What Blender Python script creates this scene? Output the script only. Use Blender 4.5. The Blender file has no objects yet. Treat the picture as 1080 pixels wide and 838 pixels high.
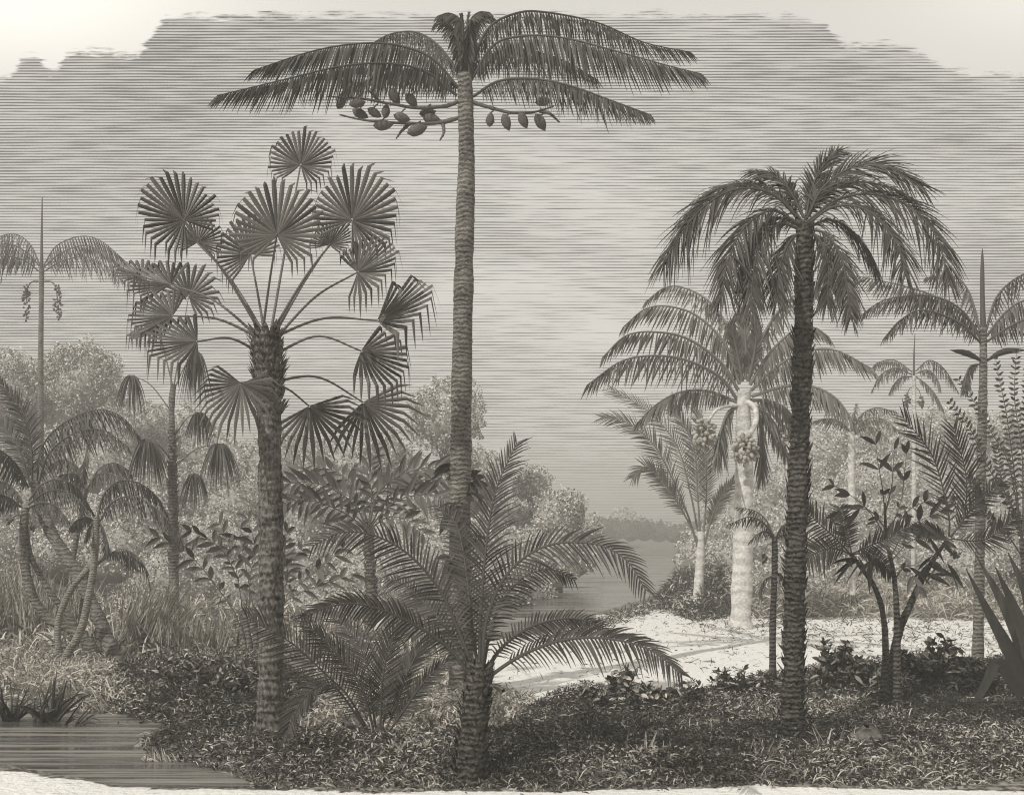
import bpy, math
import numpy as np

# ------------------------------------------------------------------ camera, sky, sun, exposure
SC = bpy.context.scene
COL = SC.collection
F, HCAM, HY = 1200.0, 2.5, 560.0          # focal length in photo pixels, eye height, horizon row
rng = np.random.default_rng(7)

cam_d = bpy.data.cameras.new('camera')
cam = bpy.data.objects.new('camera', cam_d); COL.objects.link(cam)
cam_d.sensor_width = 36.0; cam_d.lens = 36.0 * F / 1080.0
cam_d.shift_y = (HY - 419.0) / 1080.0
cam_d.clip_start = 0.1; cam_d.clip_end = 3000
cam.location = (0, 0, HCAM); cam.rotation_euler = (math.radians(90), 0, 0)
SC.camera = cam

SUN_EL, SUN_AZ = 42.0, -142.0             # azimuth clockwise from +Y: sun behind the left shoulder
sun_d = bpy.data.lights.new('sun', 'SUN'); sun_d.energy = 3.1
sun_d.angle = math.radians(0.5); sun_d.color = (1.0, 0.97, 0.91)
sun = bpy.data.objects.new('sun', sun_d); COL.objects.link(sun)
sun.rotation_euler = (math.radians(90 - SUN_EL), 0, math.radians(180 - SUN_AZ))
sun.location = (-10, -10, 30)

SC.view_settings.view_transform = 'Standard'; SC.view_settings.look = 'None'
SC.view_settings.exposure = 0.0; SC.view_settings.gamma = 1.0
SC.cycles.max_bounces = 5; SC.cycles.diffuse_bounces = 2; SC.cycles.glossy_bounces = 2
SC.cycles.volume_bounces = 0; SC.cycles.transparent_max_bounces = 4
SC.cycles.use_denoising = True; SC.cycles.denoiser = 'OPENIMAGEDENOISE'; SC.cycles.denoising_prefilter = 'ACCURATE'; SC.cycles.denoising_input_passes = 'RGB_ALBEDO_NORMAL'
SC.cycles.filter_width = 1.1
SC.cycles.use_adaptive_sampling = True; SC.cycles.adaptive_threshold = 0.01

class NT:
    """small node-tree writer"""
    def __init__(s, tree): s.t = tree; s.n = tree.nodes; s.l = tree.links
    def node(s, kind, ins=None, **props):
        n = s.n.new(kind)
        for k, v in props.items(): setattr(n, k, v)
        for k, v in (ins or {}).items():
            if isinstance(v, bpy.types.NodeSocket): s.l.new(v, n.inputs[k])
            else: n.inputs[k].default_value = v
        return n
    def m(s, op, a, b=None, c=None, clamp=False):
        ins = {0: a}
        if b is not None: ins[1] = b
        if c is not None: ins[2] = c
        n = s.node('ShaderNodeMath', ins, operation=op); n.use_clamp = clamp
        return n.outputs[0]
    def noise(s, vec, scale, detail=3, rough=0.55, dist=0.0):
        return s.node('ShaderNodeTexNoise', {'Vector': vec, 'Scale': scale, 'Detail': detail, 'Roughness': rough, 'Distortion': dist}).outputs['Fac']
    def xyz(s, x, y, z):
        return s.node('ShaderNodeCombineXYZ', {0: x, 1: y, 2: z}).outputs[0]
    def step(s, v, a, b, c=0.0, d=1.0):
        return s.node('ShaderNodeMapRange', {'Value': v, 'From Min': a, 'From Max': b, 'To Min': c, 'To Max': d},
                      interpolation_type='SMOOTHSTEP').outputs[0]
    def mix(s, f, a, b):
        n = s.n.new('ShaderNodeMix'); n.data_type = 'RGBA'
        for k, v in ((0, f), (6, a), (7, b)):
            if isinstance(v, bpy.types.NodeSocket): s.l.new(v, n.inputs[k])
            else: n.inputs[k].default_value = v
        return n.outputs[2]

PX = lambda px: (px - 540.0) / F
PV = lambda py: (HY - py) / F

def make_world():
    w = bpy.data.worlds.new('World'); SC.world = w; w.use_nodes = True
    w.node_tree.nodes.clear(); t = NT(w.node_tree)
    sky = t.node('ShaderNodeTexSky', sky_type='NISHITA'); sky.sun_disc = False
    sky.sun_elevation = math.radians(SUN_EL); sky.sun_rotation = math.radians(SUN_AZ)
    sky.dust_density = 3.0; sky.air_density = 1.0
    g = t.node('ShaderNodeTexCoord').outputs['Generated']
    sep = t.node('ShaderNodeSeparateXYZ', {0: g})
    ay = t.m('MAXIMUM', t.m('ABSOLUTE', sep.outputs[1]), 0.25)
    u = t.m('DIVIDE', sep.outputs[0], ay); v = t.m('DIVIDE', sep.outputs[2], ay)
    bw = t.node('ShaderNodeRGBToBW', {0: sky.outputs[0]}).outputs[0]
    # engraving-style hatching: long thin horizontal threads at a regular spacing, thick and thin by large soft noise
    p_soft = t.xyz(t.m('MULTIPLY', u, 2.4), t.m('MULTIPLY', v, 6.5), 0.3)
    p_mid = t.xyz(t.m('MULTIPLY', u, 9.0), t.m('MULTIPLY', v, 34.0), 1.7)
    p_fine = t.xyz(t.m('MULTIPLY', u, 22.0), t.m('MULTIPLY', v, 330.0), 4.1)
    soft = t.noise(p_soft, 1.6, 4, 0.55); mid = t.noise(p_mid, 1.0, 3, 0.6); fine = t.noise(p_fine, 1.0, 2, 0.6)
    def blob(cx, cy, rx, ry, amp):
        dx = t.m('DIVIDE', t.m('SUBTRACT', u, PX(cx)), rx / F); dy = t.m('DIVIDE', t.m('SUBTRACT', v, PV(cy)), ry / F)
        r2 = t.m('ADD', t.m('MULTIPLY', dx, dx), t.m('MULTIPLY', dy, dy))
        return t.m('MULTIPLY', t.m('EXPONENT', t.m('MULTIPLY', r2, -1.0)), amp)
    tone = t.m('ADD', t.m('MULTIPLY', t.m('SUBTRACT', soft, 0.5), 0.75), t.m('MULTIPLY', t.m('SUBTRACT', mid, 0.5), 0.42))
    for b in ((555, 308, 130, 34, .42), (640, 352, 95, 24, .34), (600, 215, 130, 30, .08), (420, 140, 120, 25, .10), (470, 180, 230, 70, .16), (640, 200, 120, 80, .10),
              (60, 170, 190, 110, -.12), (950, 150, 190, 90, -.09), (560, 400, 160, 40, .03), (620, 470, 130, 50, -.06)):
        tone = t.m('ADD', tone, blob(*b))
    tone = t.m('ADD', tone, 0.45)
    wob = t.m('MULTIPLY', t.m('SUBTRACT', t.noise(t.xyz(t.m('MULTIPLY', u, 5.0), t.m('MULTIPLY', v, 26.0), 9.0), 1.0, 2), 0.5), 1.1)
    ph = t.m('FRACT', t.m('ADD', t.m('MULTIPLY', v, F / 3.0), wob))
    tri = t.m('MULTIPLY', t.m('ABSOLUTE', t.m('SUBTRACT', ph, 0.5)), 2.0)          # 1 in the middle of a gap, 0 on a thread
    thick = t.m('ADD', t.m('MULTIPLY', t.m('SUBTRACT', 0.86, tone), 0.95), t.m('MULTIPLY', t.m('SUBTRACT', fine, 0.5), 1.15))
    line = t.step(t.m('SUBTRACT', tri, thick), -0.16, 0.16)                         # 0 = thread, 1 = light gap
    lum = t.m('ADD', 0.185, t.m('MULTIPLY', line, t.m('ADD', 0.375, t.m('MULTIPLY', tone, 0.17))))
    # blank paper white shaped as a cloud bank over the top of the sky, with a ragged lower edge
    fc = t.n.new('ShaderNodeFloatCurve'); cv = fc.mapping.curves[0]
    edge = [(-200, 90), (0, 84), (18, 72), (36, 60), (54, 74), (72, 58), (115, 56), (128, 62), (150, 52), (168, 28), (180, 20), (260, 18),
            (540, 17), (830, 19), (870, 28), (905, 50), (935, 48), (965, 54), (1000, 74), (1050, 80), (1300, 92)]
    X0, X1, V0, V1 = PX(-200), PX(1300), PV(140), PV(0)
    pts = [((PX(x) - X0) / (X1 - X0), (PV(y) - V0) / (V1 - V0)) for x, y in edge]
    while len(cv.points) < len(pts): cv.points.new(0.5, 0.5)
    for q, (a, b) in zip(cv.points, pts): q.location = (a, b); q.handle_type = 'AUTO_CLAMPED'
    fc.mapping.update()
    un = t.node('ShaderNodeMapRange', {'Value': u, 'From Min': X0, 'From Max': X1}).outputs[0]
    t.l.new(un, fc.inputs['Value'])
    ev = t.m('ADD', t.m('MULTIPLY', fc.outputs[0], V1 - V0), V0)
    rag = t.m('MULTIPLY', t.m('SUBTRACT', t.noise(t.xyz(t.m('MULTIPLY', u, 36.0), t.m('MULTIPLY', v, 260.0), 2.0), 1.0, 4, 0.65), 0.5), 0.034)
    cl = t.step(t.m('SUBTRACT', t.m('ADD', v, rag), ev), -0.003, 0.004)
    back = t.step(sep.outputs[1], -0.1, 0.15)
    cl = t.m('MULTIPLY', cl, back)
    tl = t.m('ADD', 0.74, blob(20, -10, 240, 95, .42))
    tl = t.m('ADD', tl, blob(1090, -10, 150, 60, .16))
    lum2 = t.m('ADD', t.m('MULTIPLY', lum, t.m('SUBTRACT', 1.0, cl)), t.m('MULTIPLY', tl, cl))
    # the sky texture carries the large-scale brightness; the threads modulate it
    base = t.m('MULTIPLY', t.m('POWER', t.m('MAXIMUM', t.m('MULTIPLY', bw, SKY_K), 0.02), 0.18), lum2)
    col = t.node('ShaderNodeCombineColor', {0: base, 1: t.m('MULTIPLY', base, 0.966), 2: t.m('MULTIPLY', base, 0.888)}).outputs[0]
    bg = t.node('ShaderNodeBackground', {'Color': t.node('ShaderNodeVectorMath', {0: col, 1: (10.0, 10.0, 10.0)}, operation='MULTIPLY').outputs[0], 'Strength': 0.1})
    t.node('ShaderNodeOutputWorld', {0: bg.outputs[0]})
SKY_K = 0.6
make_world()

# ------------------------------------------------------------------ geometry helpers
def wp(px, py, Y):
    return np.array([(px - 540.0) / F * Y, Y, HCAM - (py - HY) / F * Y])
def gY(py, z=0.0): return F * (HCAM - z) / (py - HY)
def nrm(a): return a / (np.linalg.norm(a, axis=-1, keepdims=True) + 1e-9)

class MB:
    def __init__(s): s.V = []; s.Q = []; s.T = []; s.S = []; s.n = 0
    def add(s, V, Q, tone=0.5, smooth=False):
        V = np.asarray(V, float).reshape(-1, 3); Q = np.asarray(Q, int).reshape(-1, 4)
        s.V.append(V); s.Q.append(Q + s.n); s.n += len(V)
        s.T.append(np.broadcast_to(np.asarray(tone, float).reshape(-1), (len(V),)).copy())
        s.S.append(np.full(len(Q), smooth))
    def mesh(s, name, origin):
        V = np.concatenate(s.V) - origin; Q = np.concatenate(s.Q); T = np.concatenate(s.T); S = np.concatenate(s.S)
        me = bpy.data.meshes.new(name)
        me.vertices.add(len(V)); me.vertices.foreach_set('co', V.astype(np.float32).ravel())
        me.loops.add(Q.size); me.loops.foreach_set('vertex_index', Q.astype(np.int32).ravel())
        me.polygons.add(len(Q)); me.polygons.foreach_set('loop_start', np.arange(0, Q.size, 4, dtype=np.int32))
        me.polygons.foreach_set('use_smooth', S)
        at = me.attributes.new('tone', 'FLOAT', 'POINT'); at.data.foreach_set('value', T.astype(np.float32))
        me.update(calc_edges=True)
        return me

def link(name, mb, mat, origin, parent=None):
    me = mb.mesh(name, origin); me.materials.append(mat)
    o = bpy.data.objects.new(name, me); COL.objects.link(o)
    if parent is not None: o.parent = parent
    else: o.location = origin
    return o
def tag(o, label=None, cat=None, group=None, kind=None):
    for k, v in (('label', label), ('category', cat), ('group', group), ('kind', kind)):
        if v: o[k] = v
    return o

class Thing:
    """an Empty at the thing's base; parts are stored relative to it"""
    def __init__(s, name, label, cat, loc, group=None):
        s.o = bpy.data.objects.new(name, None); COL.objects.link(s.o); s.loc = np.array(loc, float)
        s.o.location = s.loc; s.o.empty_display_size = 0.3; tag(s.o, label, cat, group)
    def part(s, name, mb, mat, parent=None, label=None):
        o = link(name, mb, mat, s.loc, parent or s.o)
        if label: o['label'] = label
        return o

def spline(P, m):
    P = np.asarray(P, float)
    if len(P) == 2: P = np.array([P[0], (P[0] + P[1]) / 2, P[1]])
    E = np.vstack([2 * P[0] - P[1], P, 2 * P[-1] - P[-2]])
    out = []
    for i in range(len(P) - 1):
        p0, p1, p2, p3 = E[i:i + 4]; t = np.linspace(0, 1, 14, endpoint=False)[:, None]
        out.append(0.5 * (2 * p1 + (p2 - p0) * t + (2 * p0 - 5 * p1 + 4 * p2 - p3) * t ** 2 + (3 * p1 - p0 - 3 * p2 + p3) * t ** 3))
    out.append(P[-1:]); D = np.vstack(out)
    L = np.r_[0, np.cumsum(np.linalg.norm(np.diff(D, axis=0), axis=1))]
    s = np.linspace(0, L[-1], m)
    return np.stack([np.interp(s, L, D[:, k]) for k in range(D.shape[1])], 1)

def tube(mb, P, R, n=8, tone=0.5, smooth=True, rough=0.0):
    P = np.asarray(P, float); m = len(P); R = np.broadcast_to(np.asarray(R, float), (m,))
    T = nrm(np.gradient(P, axis=0))
    ref = np.array([0., 1., 0.]) if abs(T[:, 1]).max() < 0.9 else np.array([1., 0., 0.])
    A = nrm(np.cross(T, ref)); B = np.cross(T, A)
    a = np.arange(n) * 2 * math.pi / n
    rr = R[:, None] * (1 + rough * rng.standard_normal((m, n)))
    V = P[:, None] + rr[..., None] * (A[:, None] * np.cos(a)[None, :, None] + B[:, None] * np.sin(a)[None, :, None])
    i = np.arange(m - 1)[:, None]; j = np.arange(n)[None]; k = (j + 1) % n
    Q = np.stack([i * n + j, i * n + k, (i + 1) * n + k, (i + 1) * n + j], -1)
    mb.add(V, Q, tone, smooth)

def pod(mb, c, axis, L, r, n=10, tone=0.5, rough=0.0, pw=0.5):
    s = np.linspace(-1, 1, 9); axis = nrm(np.asarray(axis, float))
    rad = r * np.clip(1 - s ** 2, 0.002, 1) ** pw * (1 - 0.18 * s)
    tube(mb, np.asarray(c) + axis * s[:, None] * L / 2, rad, n, tone, True, rough)

PROF = {'lin': lambda s: np.minimum(1, 0.45 + 3 * s) * np.clip(1 - s, 0.02, 1) ** 0.55,
        'ell': lambda s: np.clip(np.sin(math.pi * np.clip(s, 0, 1) ** 0.8), 0.03, 1),
        'lance': lambda s: np.clip(np.minimum(1, 0.3 + 3.5 * s) * (1 - s ** 2.2), 0.02, 1)}
def blades(mb, B, D, L, W, droop=0.0, segs=4, prof='lin', side=None, fold=0.0, tone=None, curl=0.0):
    B = np.asarray(B, float); N = len(B)
    D = nrm(np.broadcast_to(np.asarray(D, float), (N, 3))); L = np.broadcast_to(L, (N,)); W = np.broadcast_to(W, (N,))
    droop = np.broadcast_to(droop, (N,))
    s = np.linspace(0, 1, segs + 1)
    pos = B[:, None] + D[:, None] * (L[:, None] * s)[..., None]
    pos[..., 2] -= (L * droop)[:, None] * s ** 2
    Tn = nrm(np.gradient(pos, axis=1))
    if side is None: side = rng.standard_normal((N, 3))
    side = np.broadcast_to(np.asarray(side, float), (N, 3))[:, None]
    Wv = nrm(side - Tn * (side * Tn).sum(-1, keepdims=True))
    h = Wv * (W[:, None] * PROF[prof](s) / 2)[..., None]
    if tone is None: tone = rng.random(N)
    if fold:
        Nn = np.cross(Tn, Wv); mid = pos + Nn * (np.linalg.norm(h, axis=-1, keepdims=True) * fold)
        V = np.stack([pos - h, mid, pos + h], 2); c = 3
    else: V = np.stack([pos - h, pos + h], 2); c = 2
    base = (np.arange(N) * (segs + 1) * c)[:, None, None]
    i = np.arange(segs)[None, :, None]; j = np.arange(c - 1)[None, None]
    q0 = base + i * c + j
    Q = np.stack([q0, q0 + 1, q0 + c + 1, q0 + c], -1)
    mb.add(V, Q, np.repeat(np.broadcast_to(tone, (N,)), (segs + 1) * c), False)

def path(pts, Y, dy, m, power=1.3):
    pts = np.asarray(pts, float)
    d = np.r_[0, np.cumsum(np.linalg.norm(np.diff(pts, axis=0), axis=1))]; d /= d[-1]
    return spline([wp(x, y, Y + dy * t ** power) for (x, y), t in zip(pts, d)], m)

def frond(th, pts, Y, dy, L, mat, mode='hang', n=60, w=0.03, droop=0.4, t0=0.12, r=0.018, parent=None, prof='lin', name='frond',
          tip=0.35, fan=0.35, ang=50, segs=4, fold=0.0, sides=(-1, 1), stalk=None, rmat=None, Nrm=(0, -1, 0.25), tilt=0.0, jit=0.06, peak=0.4):
    """a pinnate leaf: midrib along the path, n leaflets a side of length L metres"""
    mb = MB(); M = 40; P = path(pts, Y, dy, M)
    tube(mb, P, np.linspace(r, r * 0.25, M), 5, 0.75)
    T = nrm(np.gradient(P, axis=0)); t = np.linspace(t0, 0.995, n)
    Pi = np.stack([np.interp(t, np.linspace(0, 1, M), P[:, k]) for k in range(3)], 1)
    Ti = nrm(np.stack([np.interp(t, np.linspace(0, 1, M), T[:, k]) for k in range(3)], 1))
    q = (t - t0) / (1 - t0)
    prf = np.where(q < peak, 0.45 + 0.55 * np.sin(q / peak * math.pi / 2), tip + (1 - tip) * np.cos((q - peak) / (1 - peak) * math.pi / 2) ** 0.8)
    N0 = nrm(np.array(Nrm, float))
    for sd in sides:
        if mode == 'hang':
            S = nrm(np.cross(Ti, np.array([0.05, 0.02, 1.0])) )
            sp = fan * (0.6 + 0.8 * rng.random((n, 1)))
            D = S * sd * sp + Ti * (0.25 + 1.6 * q[:, None] ** 4) + np.array([0, 0, -1.0])
            W = Ti + 0.3 * rng.standard_normal((n, 3))
        else:
            S = nrm(np.cross(Ti, N0)); a = np.radians(ang - 22 * q)[:, None]
            D = S * sd * np.sin(a) + Ti * np.cos(a) + N0 * (tilt * 1.0)
            W = np.cross(D, N0) + 0.25 * rng.standard_normal((n, 3))
        D = nrm(D + jit * rng.standard_normal((n, 3)))
        ln = L * prf * (1 + 0.12 * rng.standard_normal(n))
        blades(mb, Pi + Ti * (rng.random((n, 1)) - .5) * 0.01, D, np.abs(ln), w * (0.8 + 0.4 * rng.random(n)) * (0.5 + 0.5 * prf),
               droop * (0.7 + 0.6 * rng.random(n)), segs, prof, W, fold)
    return th.part(name, mb, mat, parent)

def fan_blade(mb, hub, axis, normal, R, nseg=26, spread=150, bend=0.75, cup=0.12, short=0.0):
    axis = nrm(axis); normal = nrm(normal - axis * (normal @ axis)); lat = np.cross(normal, axis)
    a = np.radians(np.linspace(-spread, spread, nseg)); pitch = a[1] - a[0]
    dr = axis * np.cos(a)[:, None] + lat * np.sin(a)[:, None]; up_ = np.clip(dr[:, 2], 0, 1)
    Rl = R * 1.24 * (1 - 0.38 * (np.abs(a) / math.radians(145)) ** 1.6) * (1 + 0.05 * rng.standard_normal(nseg))
    b = np.clip(bend * 1.1 * (0.9 + 0.2 * rng.random(nseg)), 0, 0.95)[:, None] * np.clip(1.25 - up_, 0, 1)[:, None]
    bd = nrm(dr * (1 - b) + np.array([0, 0, -1.0]) * b - normal * (0.5 * up_)[:, None])
    tl = 1.15 - 0.75 * up_ ** 1.5
    brk = 0.70; s = np.array([0.02, 0.18, 0.36, 0.54, 0.70, 0.74, 0.86, 1.0])
    pos = np.zeros((nseg, len(s), 3))
    for k, v in enumerate(s):
        base = hub + dr * (Rl * min(v, brk))[:, None] + normal * (R * cup * min(v, brk) ** 2)
        if v > brk: base = base + bd * (Rl * (v - brk) * tl)[:, None]
        pos[:, k] = base
    wprof = np.array([0.05, 0.18, 0.30, 0.36, 0.30, 0.27, 0.19, 0.02]) * 0.55
    latd = nrm(np.cross(np.broadcast_to(normal, dr.shape), dr))
    h = latd[:, None] * (Rl[:, None] * math.tan(pitch / 2) * wprof[None] / 0.5)[..., None]
    up = normal * np.linalg.norm(h, axis=-1)[..., None] * 0.6
    V = np.stack([pos - h, pos + up, pos + h], 2); c = 3; k = len(s)
    q0 = (np.arange(nseg) * k * c)[:, None, None] + np.arange(k - 1)[None, :, None] * c + np.arange(2)[None, None]
    Q = np.stack([q0, q0 + 1, q0 + c + 1, q0 + c], -1)
    mb.add(V, Q, np.repeat(rng.random(nseg), k * c), False)

def fan_leaf(th, crown, hub, Y, dy, Rpx, ang, mat, pmat, tilt=0.0, back=0.0, nseg=26, spread=150, bend=0.75, bow=0.12, r=0.0125, short=0.0):
    """a palmate leaf: petiole from the crown to the hub, pleated blade round the hub"""
    h = wp(hub[0], hub[1], Y + dy); c = wp(crown[0], crown[1], Y)
    mid = (h + c) / 2 + np.array([0, 0, 1.0]) * np.linalg.norm(h - c) * bow * abs(h[0] - c[0]) / (np.linalg.norm(h - c) + 1e-6)
    root = th.part('fan_leaf', petiole_mb([c, mid, h], r), pmat)
    R = Rpx / F * (Y + dy); a = math.radians(ang)
    axis = np.array([math.cos(a), back, math.sin(a)])
    n0 = np.array([0, -1.0, 0.15]); ax = nrm(axis); n0 = nrm(n0 - ax * (n0 @ ax)); b = np.cross(ax, n0); ti = math.radians(tilt)
    mb = MB(); fan_blade(mb, h, axis, n0 * math.cos(ti) + b * math.sin(ti), R, nseg, spread, bend, short=short)
    th.part('blade', mb, mat, root)
def petiole_mb(P, r):
    mb = MB(); S = spline(P, 16); tube(mb, S, np.linspace(r * 1.5, r * 0.8, 16), 6, 0.8); return mb
def hang_leaf(th, crown, hub, Y, dy, Wpx, Hpx, mat, pmat, n=70, r=0.012):
    """a withered fan leaf hanging like a skirt"""
    h = wp(hub[0], hub[1], Y + dy); c = wp(crown[0], crown[1], Y); s = (Y + dy) / F
    mid = (h + c) / 2 + np.array([0, 0, 0.12 * np.linalg.norm(h - c)])
    root = th.part('fan_leaf', petiole_mb([c, mid, h], r), pmat)
    a = rng.random(n) * 2 * math.pi; q = np.sqrt(rng.random(n)) * Wpx * s * 0.55
    D = np.stack([np.cos(a) * q, np.sin(a) * q, np.full(n, 0.14 * Hpx * s)], 1)
    L = np.linalg.norm(D, axis=1); mb = MB()
    blades(mb, np.repeat(h[None], n, 0), D, L, 0.055 * Wpx * s, (Hpx * s * (0.75 + 0.4 * rng.random(n))) / L, 6, 'lance', fold=0.5)
    th.part('blade', mb, mat, root)

def trunk_mb(pts, Y, radpx, n=12, m=60, rough=0.03, ring=0.0, ringn=40, dy=0.0, scales=0, scl=0.12, scw=0.05, flare=1.3, t_rng=(0, 1), sc_out=0.55):
    mb = MB(); P = path(pts, Y, dy, m); t = np.linspace(0, 1, m)
    R = np.interp(t, np.linspace(0, 1, len(radpx)), radpx) / F * Y
    R = R * (1 + .05 * np.interp(t * m, np.arange(0, m + 6, 5), rng.standard_normal(len(np.arange(0, m + 6, 5)))))
    R = R * (1 + (flare - 1) * np.exp(-t * 18))
    if ring: R = R * (1 + ring * np.abs(np.sin(t * math.pi * ringn)) ** 3)
    tube(mb, P, R, n, 0.5, True, rough)
    if scales:
        k = np.arange(scales); tt = t_rng[0] + (t_rng[1] - t_rng[0]) * (k + rng.random(scales)) / scales; a = k * 2.39996
        C = np.stack([np.interp(tt, t, P[:, j]) for j in range(3)], 1); r = np.interp(tt, t, R)
        O = np.stack([np.cos(a), np.sin(a), 0 * a], 1)
        D = O * sc_out + np.array([0, 0, 1.0]) + 0.18 * rng.standard_normal((scales, 3))
        blades(mb, C + O * (r * 0.93)[:, None], D, scl * (0.6 + 0.8 * rng.random(scales)), scw, 0.0, 3, 'lance', np.cross(O, [0, 0, 1.0]), 0.3)
    return mb

# ------------------------------------------------------------------ materials
def principled(name):
    m = bpy.data.materials.new(name); m.use_nodes = True; m.node_tree.nodes.clear(); t = NT(m.node_tree)
    b = t.node('ShaderNodeBsdfPrincipled'); t.node('ShaderNodeOutputMaterial', {0: b.outputs[0]})
    return m, t, b
def sepia(v, warm=1.0): return (v, v * (1 - 0.065 * warm), v * (1 - 0.17 * warm), 1)
def leaf_mat(name, dark, light, rough=0.55, spec=0.25, streak=0.25, warm=1.0):
    m, t, b = principled(name)
    tone = t.node('ShaderNodeAttribute', attribute_name='tone').outputs['Fac']
    co = t.node('ShaderNodeTexCoord').outputs['Object']
    nz = t.noise(co, 14.0, 2)
    f = t.m('ADD', t.m('MULTIPLY', tone, 1.0 - streak), t.m('MULTIPLY', nz, streak), clamp=True)
    t.l.new(t.mix(f, sepia(dark, warm), sepia(light, warm)), b.inputs['Base Color'])
    b.inputs['Roughness'].default_value = rough; b.inputs['Specular IOR Level'].default_value = spec
    return m
def bark_mat(name, dark, light, ring=22.0, bump=0.6, fleck=30.0, stretch=(1, 1, 1), warm=1.0, ringw=.35):
    m, t, b = principled(name)
    co = t.node('ShaderNodeTexCoord').outputs['Object']
    wv = t.node('ShaderNodeTexWave', {'Vector': co, 'Scale': ring, 'Distortion': 6.5, 'Detail': 3.0, 'Detail Scale': 1.4}, bands_direction='Z').outputs['Fac']
    mp = t.node('ShaderNodeMapping', {'Vector': co, 'Scale': stretch}).outputs[0]
    nz = t.noise(mp, fleck, 4, 0.65); n2 = t.noise(co, 5.0, 3)
    f = t.m('ADD', t.m('MULTIPLY', wv, ringw), t.m('MULTIPLY', t.step(nz, 0.38, 0.62), 0.45))
    f = t.m('ADD', f, t.m('MULTIPLY', t.m('SUBTRACT', n2, 0.42), 1.0), clamp=True)
    t.l.new(t.mix(f, sepia(dark, warm), sepia(light, warm)), b.inputs['Base Color'])
    h = t.m('ADD', wv, t.m('MULTIPLY', nz, 1.2))
    t.l.new(t.node('ShaderNodeBump', {'Height': h, 'Strength': bump, 'Distance': 0.02}).outputs[0], b.inputs['Normal'])
    b.inputs['Roughness'].default_value = 0.85; b.inputs['Specular IOR Level'].default_value = 0.15
    return m

M = {}
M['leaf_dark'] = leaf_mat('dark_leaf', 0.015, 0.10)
M['fan'] = leaf_mat('fan_leaf', 0.012, 0.15)
M['sword'] = leaf_mat('sword_leaf', 0.016, 0.12, 0.5, 0.3, 0.5)
M['leaf'] = leaf_mat('leaf', 0.025, 0.15)
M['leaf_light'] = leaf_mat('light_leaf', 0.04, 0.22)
M['leaf_far'] = leaf_mat('haze_painted_leaf', 0.16, 0.76, 0.7, 0.1, 0.1, 0.6)  # distance haze of the woods painted into the colour, paler than real foliage
M['under'] = leaf_mat('undergrowth_leaf', 0.015, 0.62, 0.6, 0.2, 0.08)
M['grass'] = leaf_mat('grass_blade', 0.07, 0.72, 0.7, 0.15)
M['stalk'] = leaf_mat('stalk', 0.05, 0.16)
M['nut'] = bark_mat('nut_husk', 0.05, 0.26, 60, 0.5, 60)
M['fruit'] = leaf_mat('pale_fruit', 0.16, 0.5)
M['bark_ring'] = bark_mat('ringed_bark', 0.018, 0.34, 4.2, 0.9, 26.0, (1, 1, 2.6))
M['bark_dark'] = bark_mat('dark_bark', 0.014, 0.15, 5.0, 0.9, 22.0)
M['bark_fan'] = bark_mat('fissured_bark', 0.016, 0.30, 3.2, 0.8, 30.0, (1, 1, 0.5), ringw=.15)
M['bark_pale'] = bark_mat('pale_bark', 0.34, 0.78, 1.1, 0.16, 12.0, (1, 1, 1.6), 0.5)
M['bark_stripe'] = bark_mat('banded_bark', 0.07, 0.42, 7.0, 0.6, 20.0, (1, 1, 3))
M['bark_mid'] = bark_mat('grey_bark', 0.03, 0.30, 4.0, 0.8, 24.0, (1, 1, 2))
M['stone'] = bark_mat('mottled_stone', 0.04, 0.24, 2.0, 0.6, 9.0)

# ------------------------------------------------------------------ ground
def vnoise(x, y, seed=0):
    """cheap smooth value noise, numpy"""
    r = np.random.default_rng(seed).random((64, 64)); xi = np.floor(x).astype(int); yi = np.floor(y).astype(int)
    fx = x - xi; fy = y - yi; fx = fx * fx * (3 - 2 * fx); fy = fy * fy * (3 - 2 * fy)
    g = lambda a, b: r[a % 64, b % 64]
    return (g(xi, yi) * (1 - fx) + g(xi + 1, yi) * fx) * (1 - fy) + (g(xi, yi + 1) * (1 - fx) + g(xi + 1, yi + 1) * fx) * fy
def gpoly(px, z=0.0): return np.array([[(x - 540) / F * gY(y, z), gY(y, z)] for x, y in px])
def sdist(poly, x, y):
    """signed distance to a ground polygon, negative inside"""
    x = np.asarray(x, float); y = np.asarray(y, float); d = np.full(x.shape, 1e9); ins = np.zeros(x.shape, bool)
    for (ax, ay), (bx, by) in zip(poly, np.roll(poly, -1, 0)):
        ex, ey = bx - ax, by - ay; h = np.clip(((x - ax) * ex + (y - ay) * ey) / (ex * ex + ey * ey + 1e-12), 0, 1)
        d = np.minimum(d, np.hypot(x - ax - ex * h, y - ay - ey * h))
        c = ((ay > y) != (by > y)) & (x < (bx - ax) * (y - ay) / (by - ay + 1e-12) + ax); ins ^= c
    return np.where(ins, -d, d)
WZ = -0.14
POND = gpoly([(-420, 742), (0, 744), (60, 747), (120, 750), (185, 757), (192, 766), (150, 776), (142, 786), (190, 797), (235, 808), (275, 819),
              (300, 842), (150, 838), (60, 824), (0, 813), (-140, 803), (-420, 780)], WZ)
RIVER = gpoly([(-2500, 578), (2300, 578), (1000, 581), (745, 584), (722, 600), (716, 612), (690, 628), (650, 640), (600, 654), (540, 668), (470, 676), (420, 660),
               (400, 640), (380, 615), (300, 600), (-400, 592)], WZ)
SAND = gpoly([(430, 735), (440, 705), (500, 680), (590, 664), (640, 648), (690, 636), (722, 622), (745, 640), (800, 652), (900, 650), (1000, 652), (1200, 655),
              (1500, 690), (1200, 720), (900, 745), (700, 748), (560, 748), (520, 752), (480, 748)])
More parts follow.
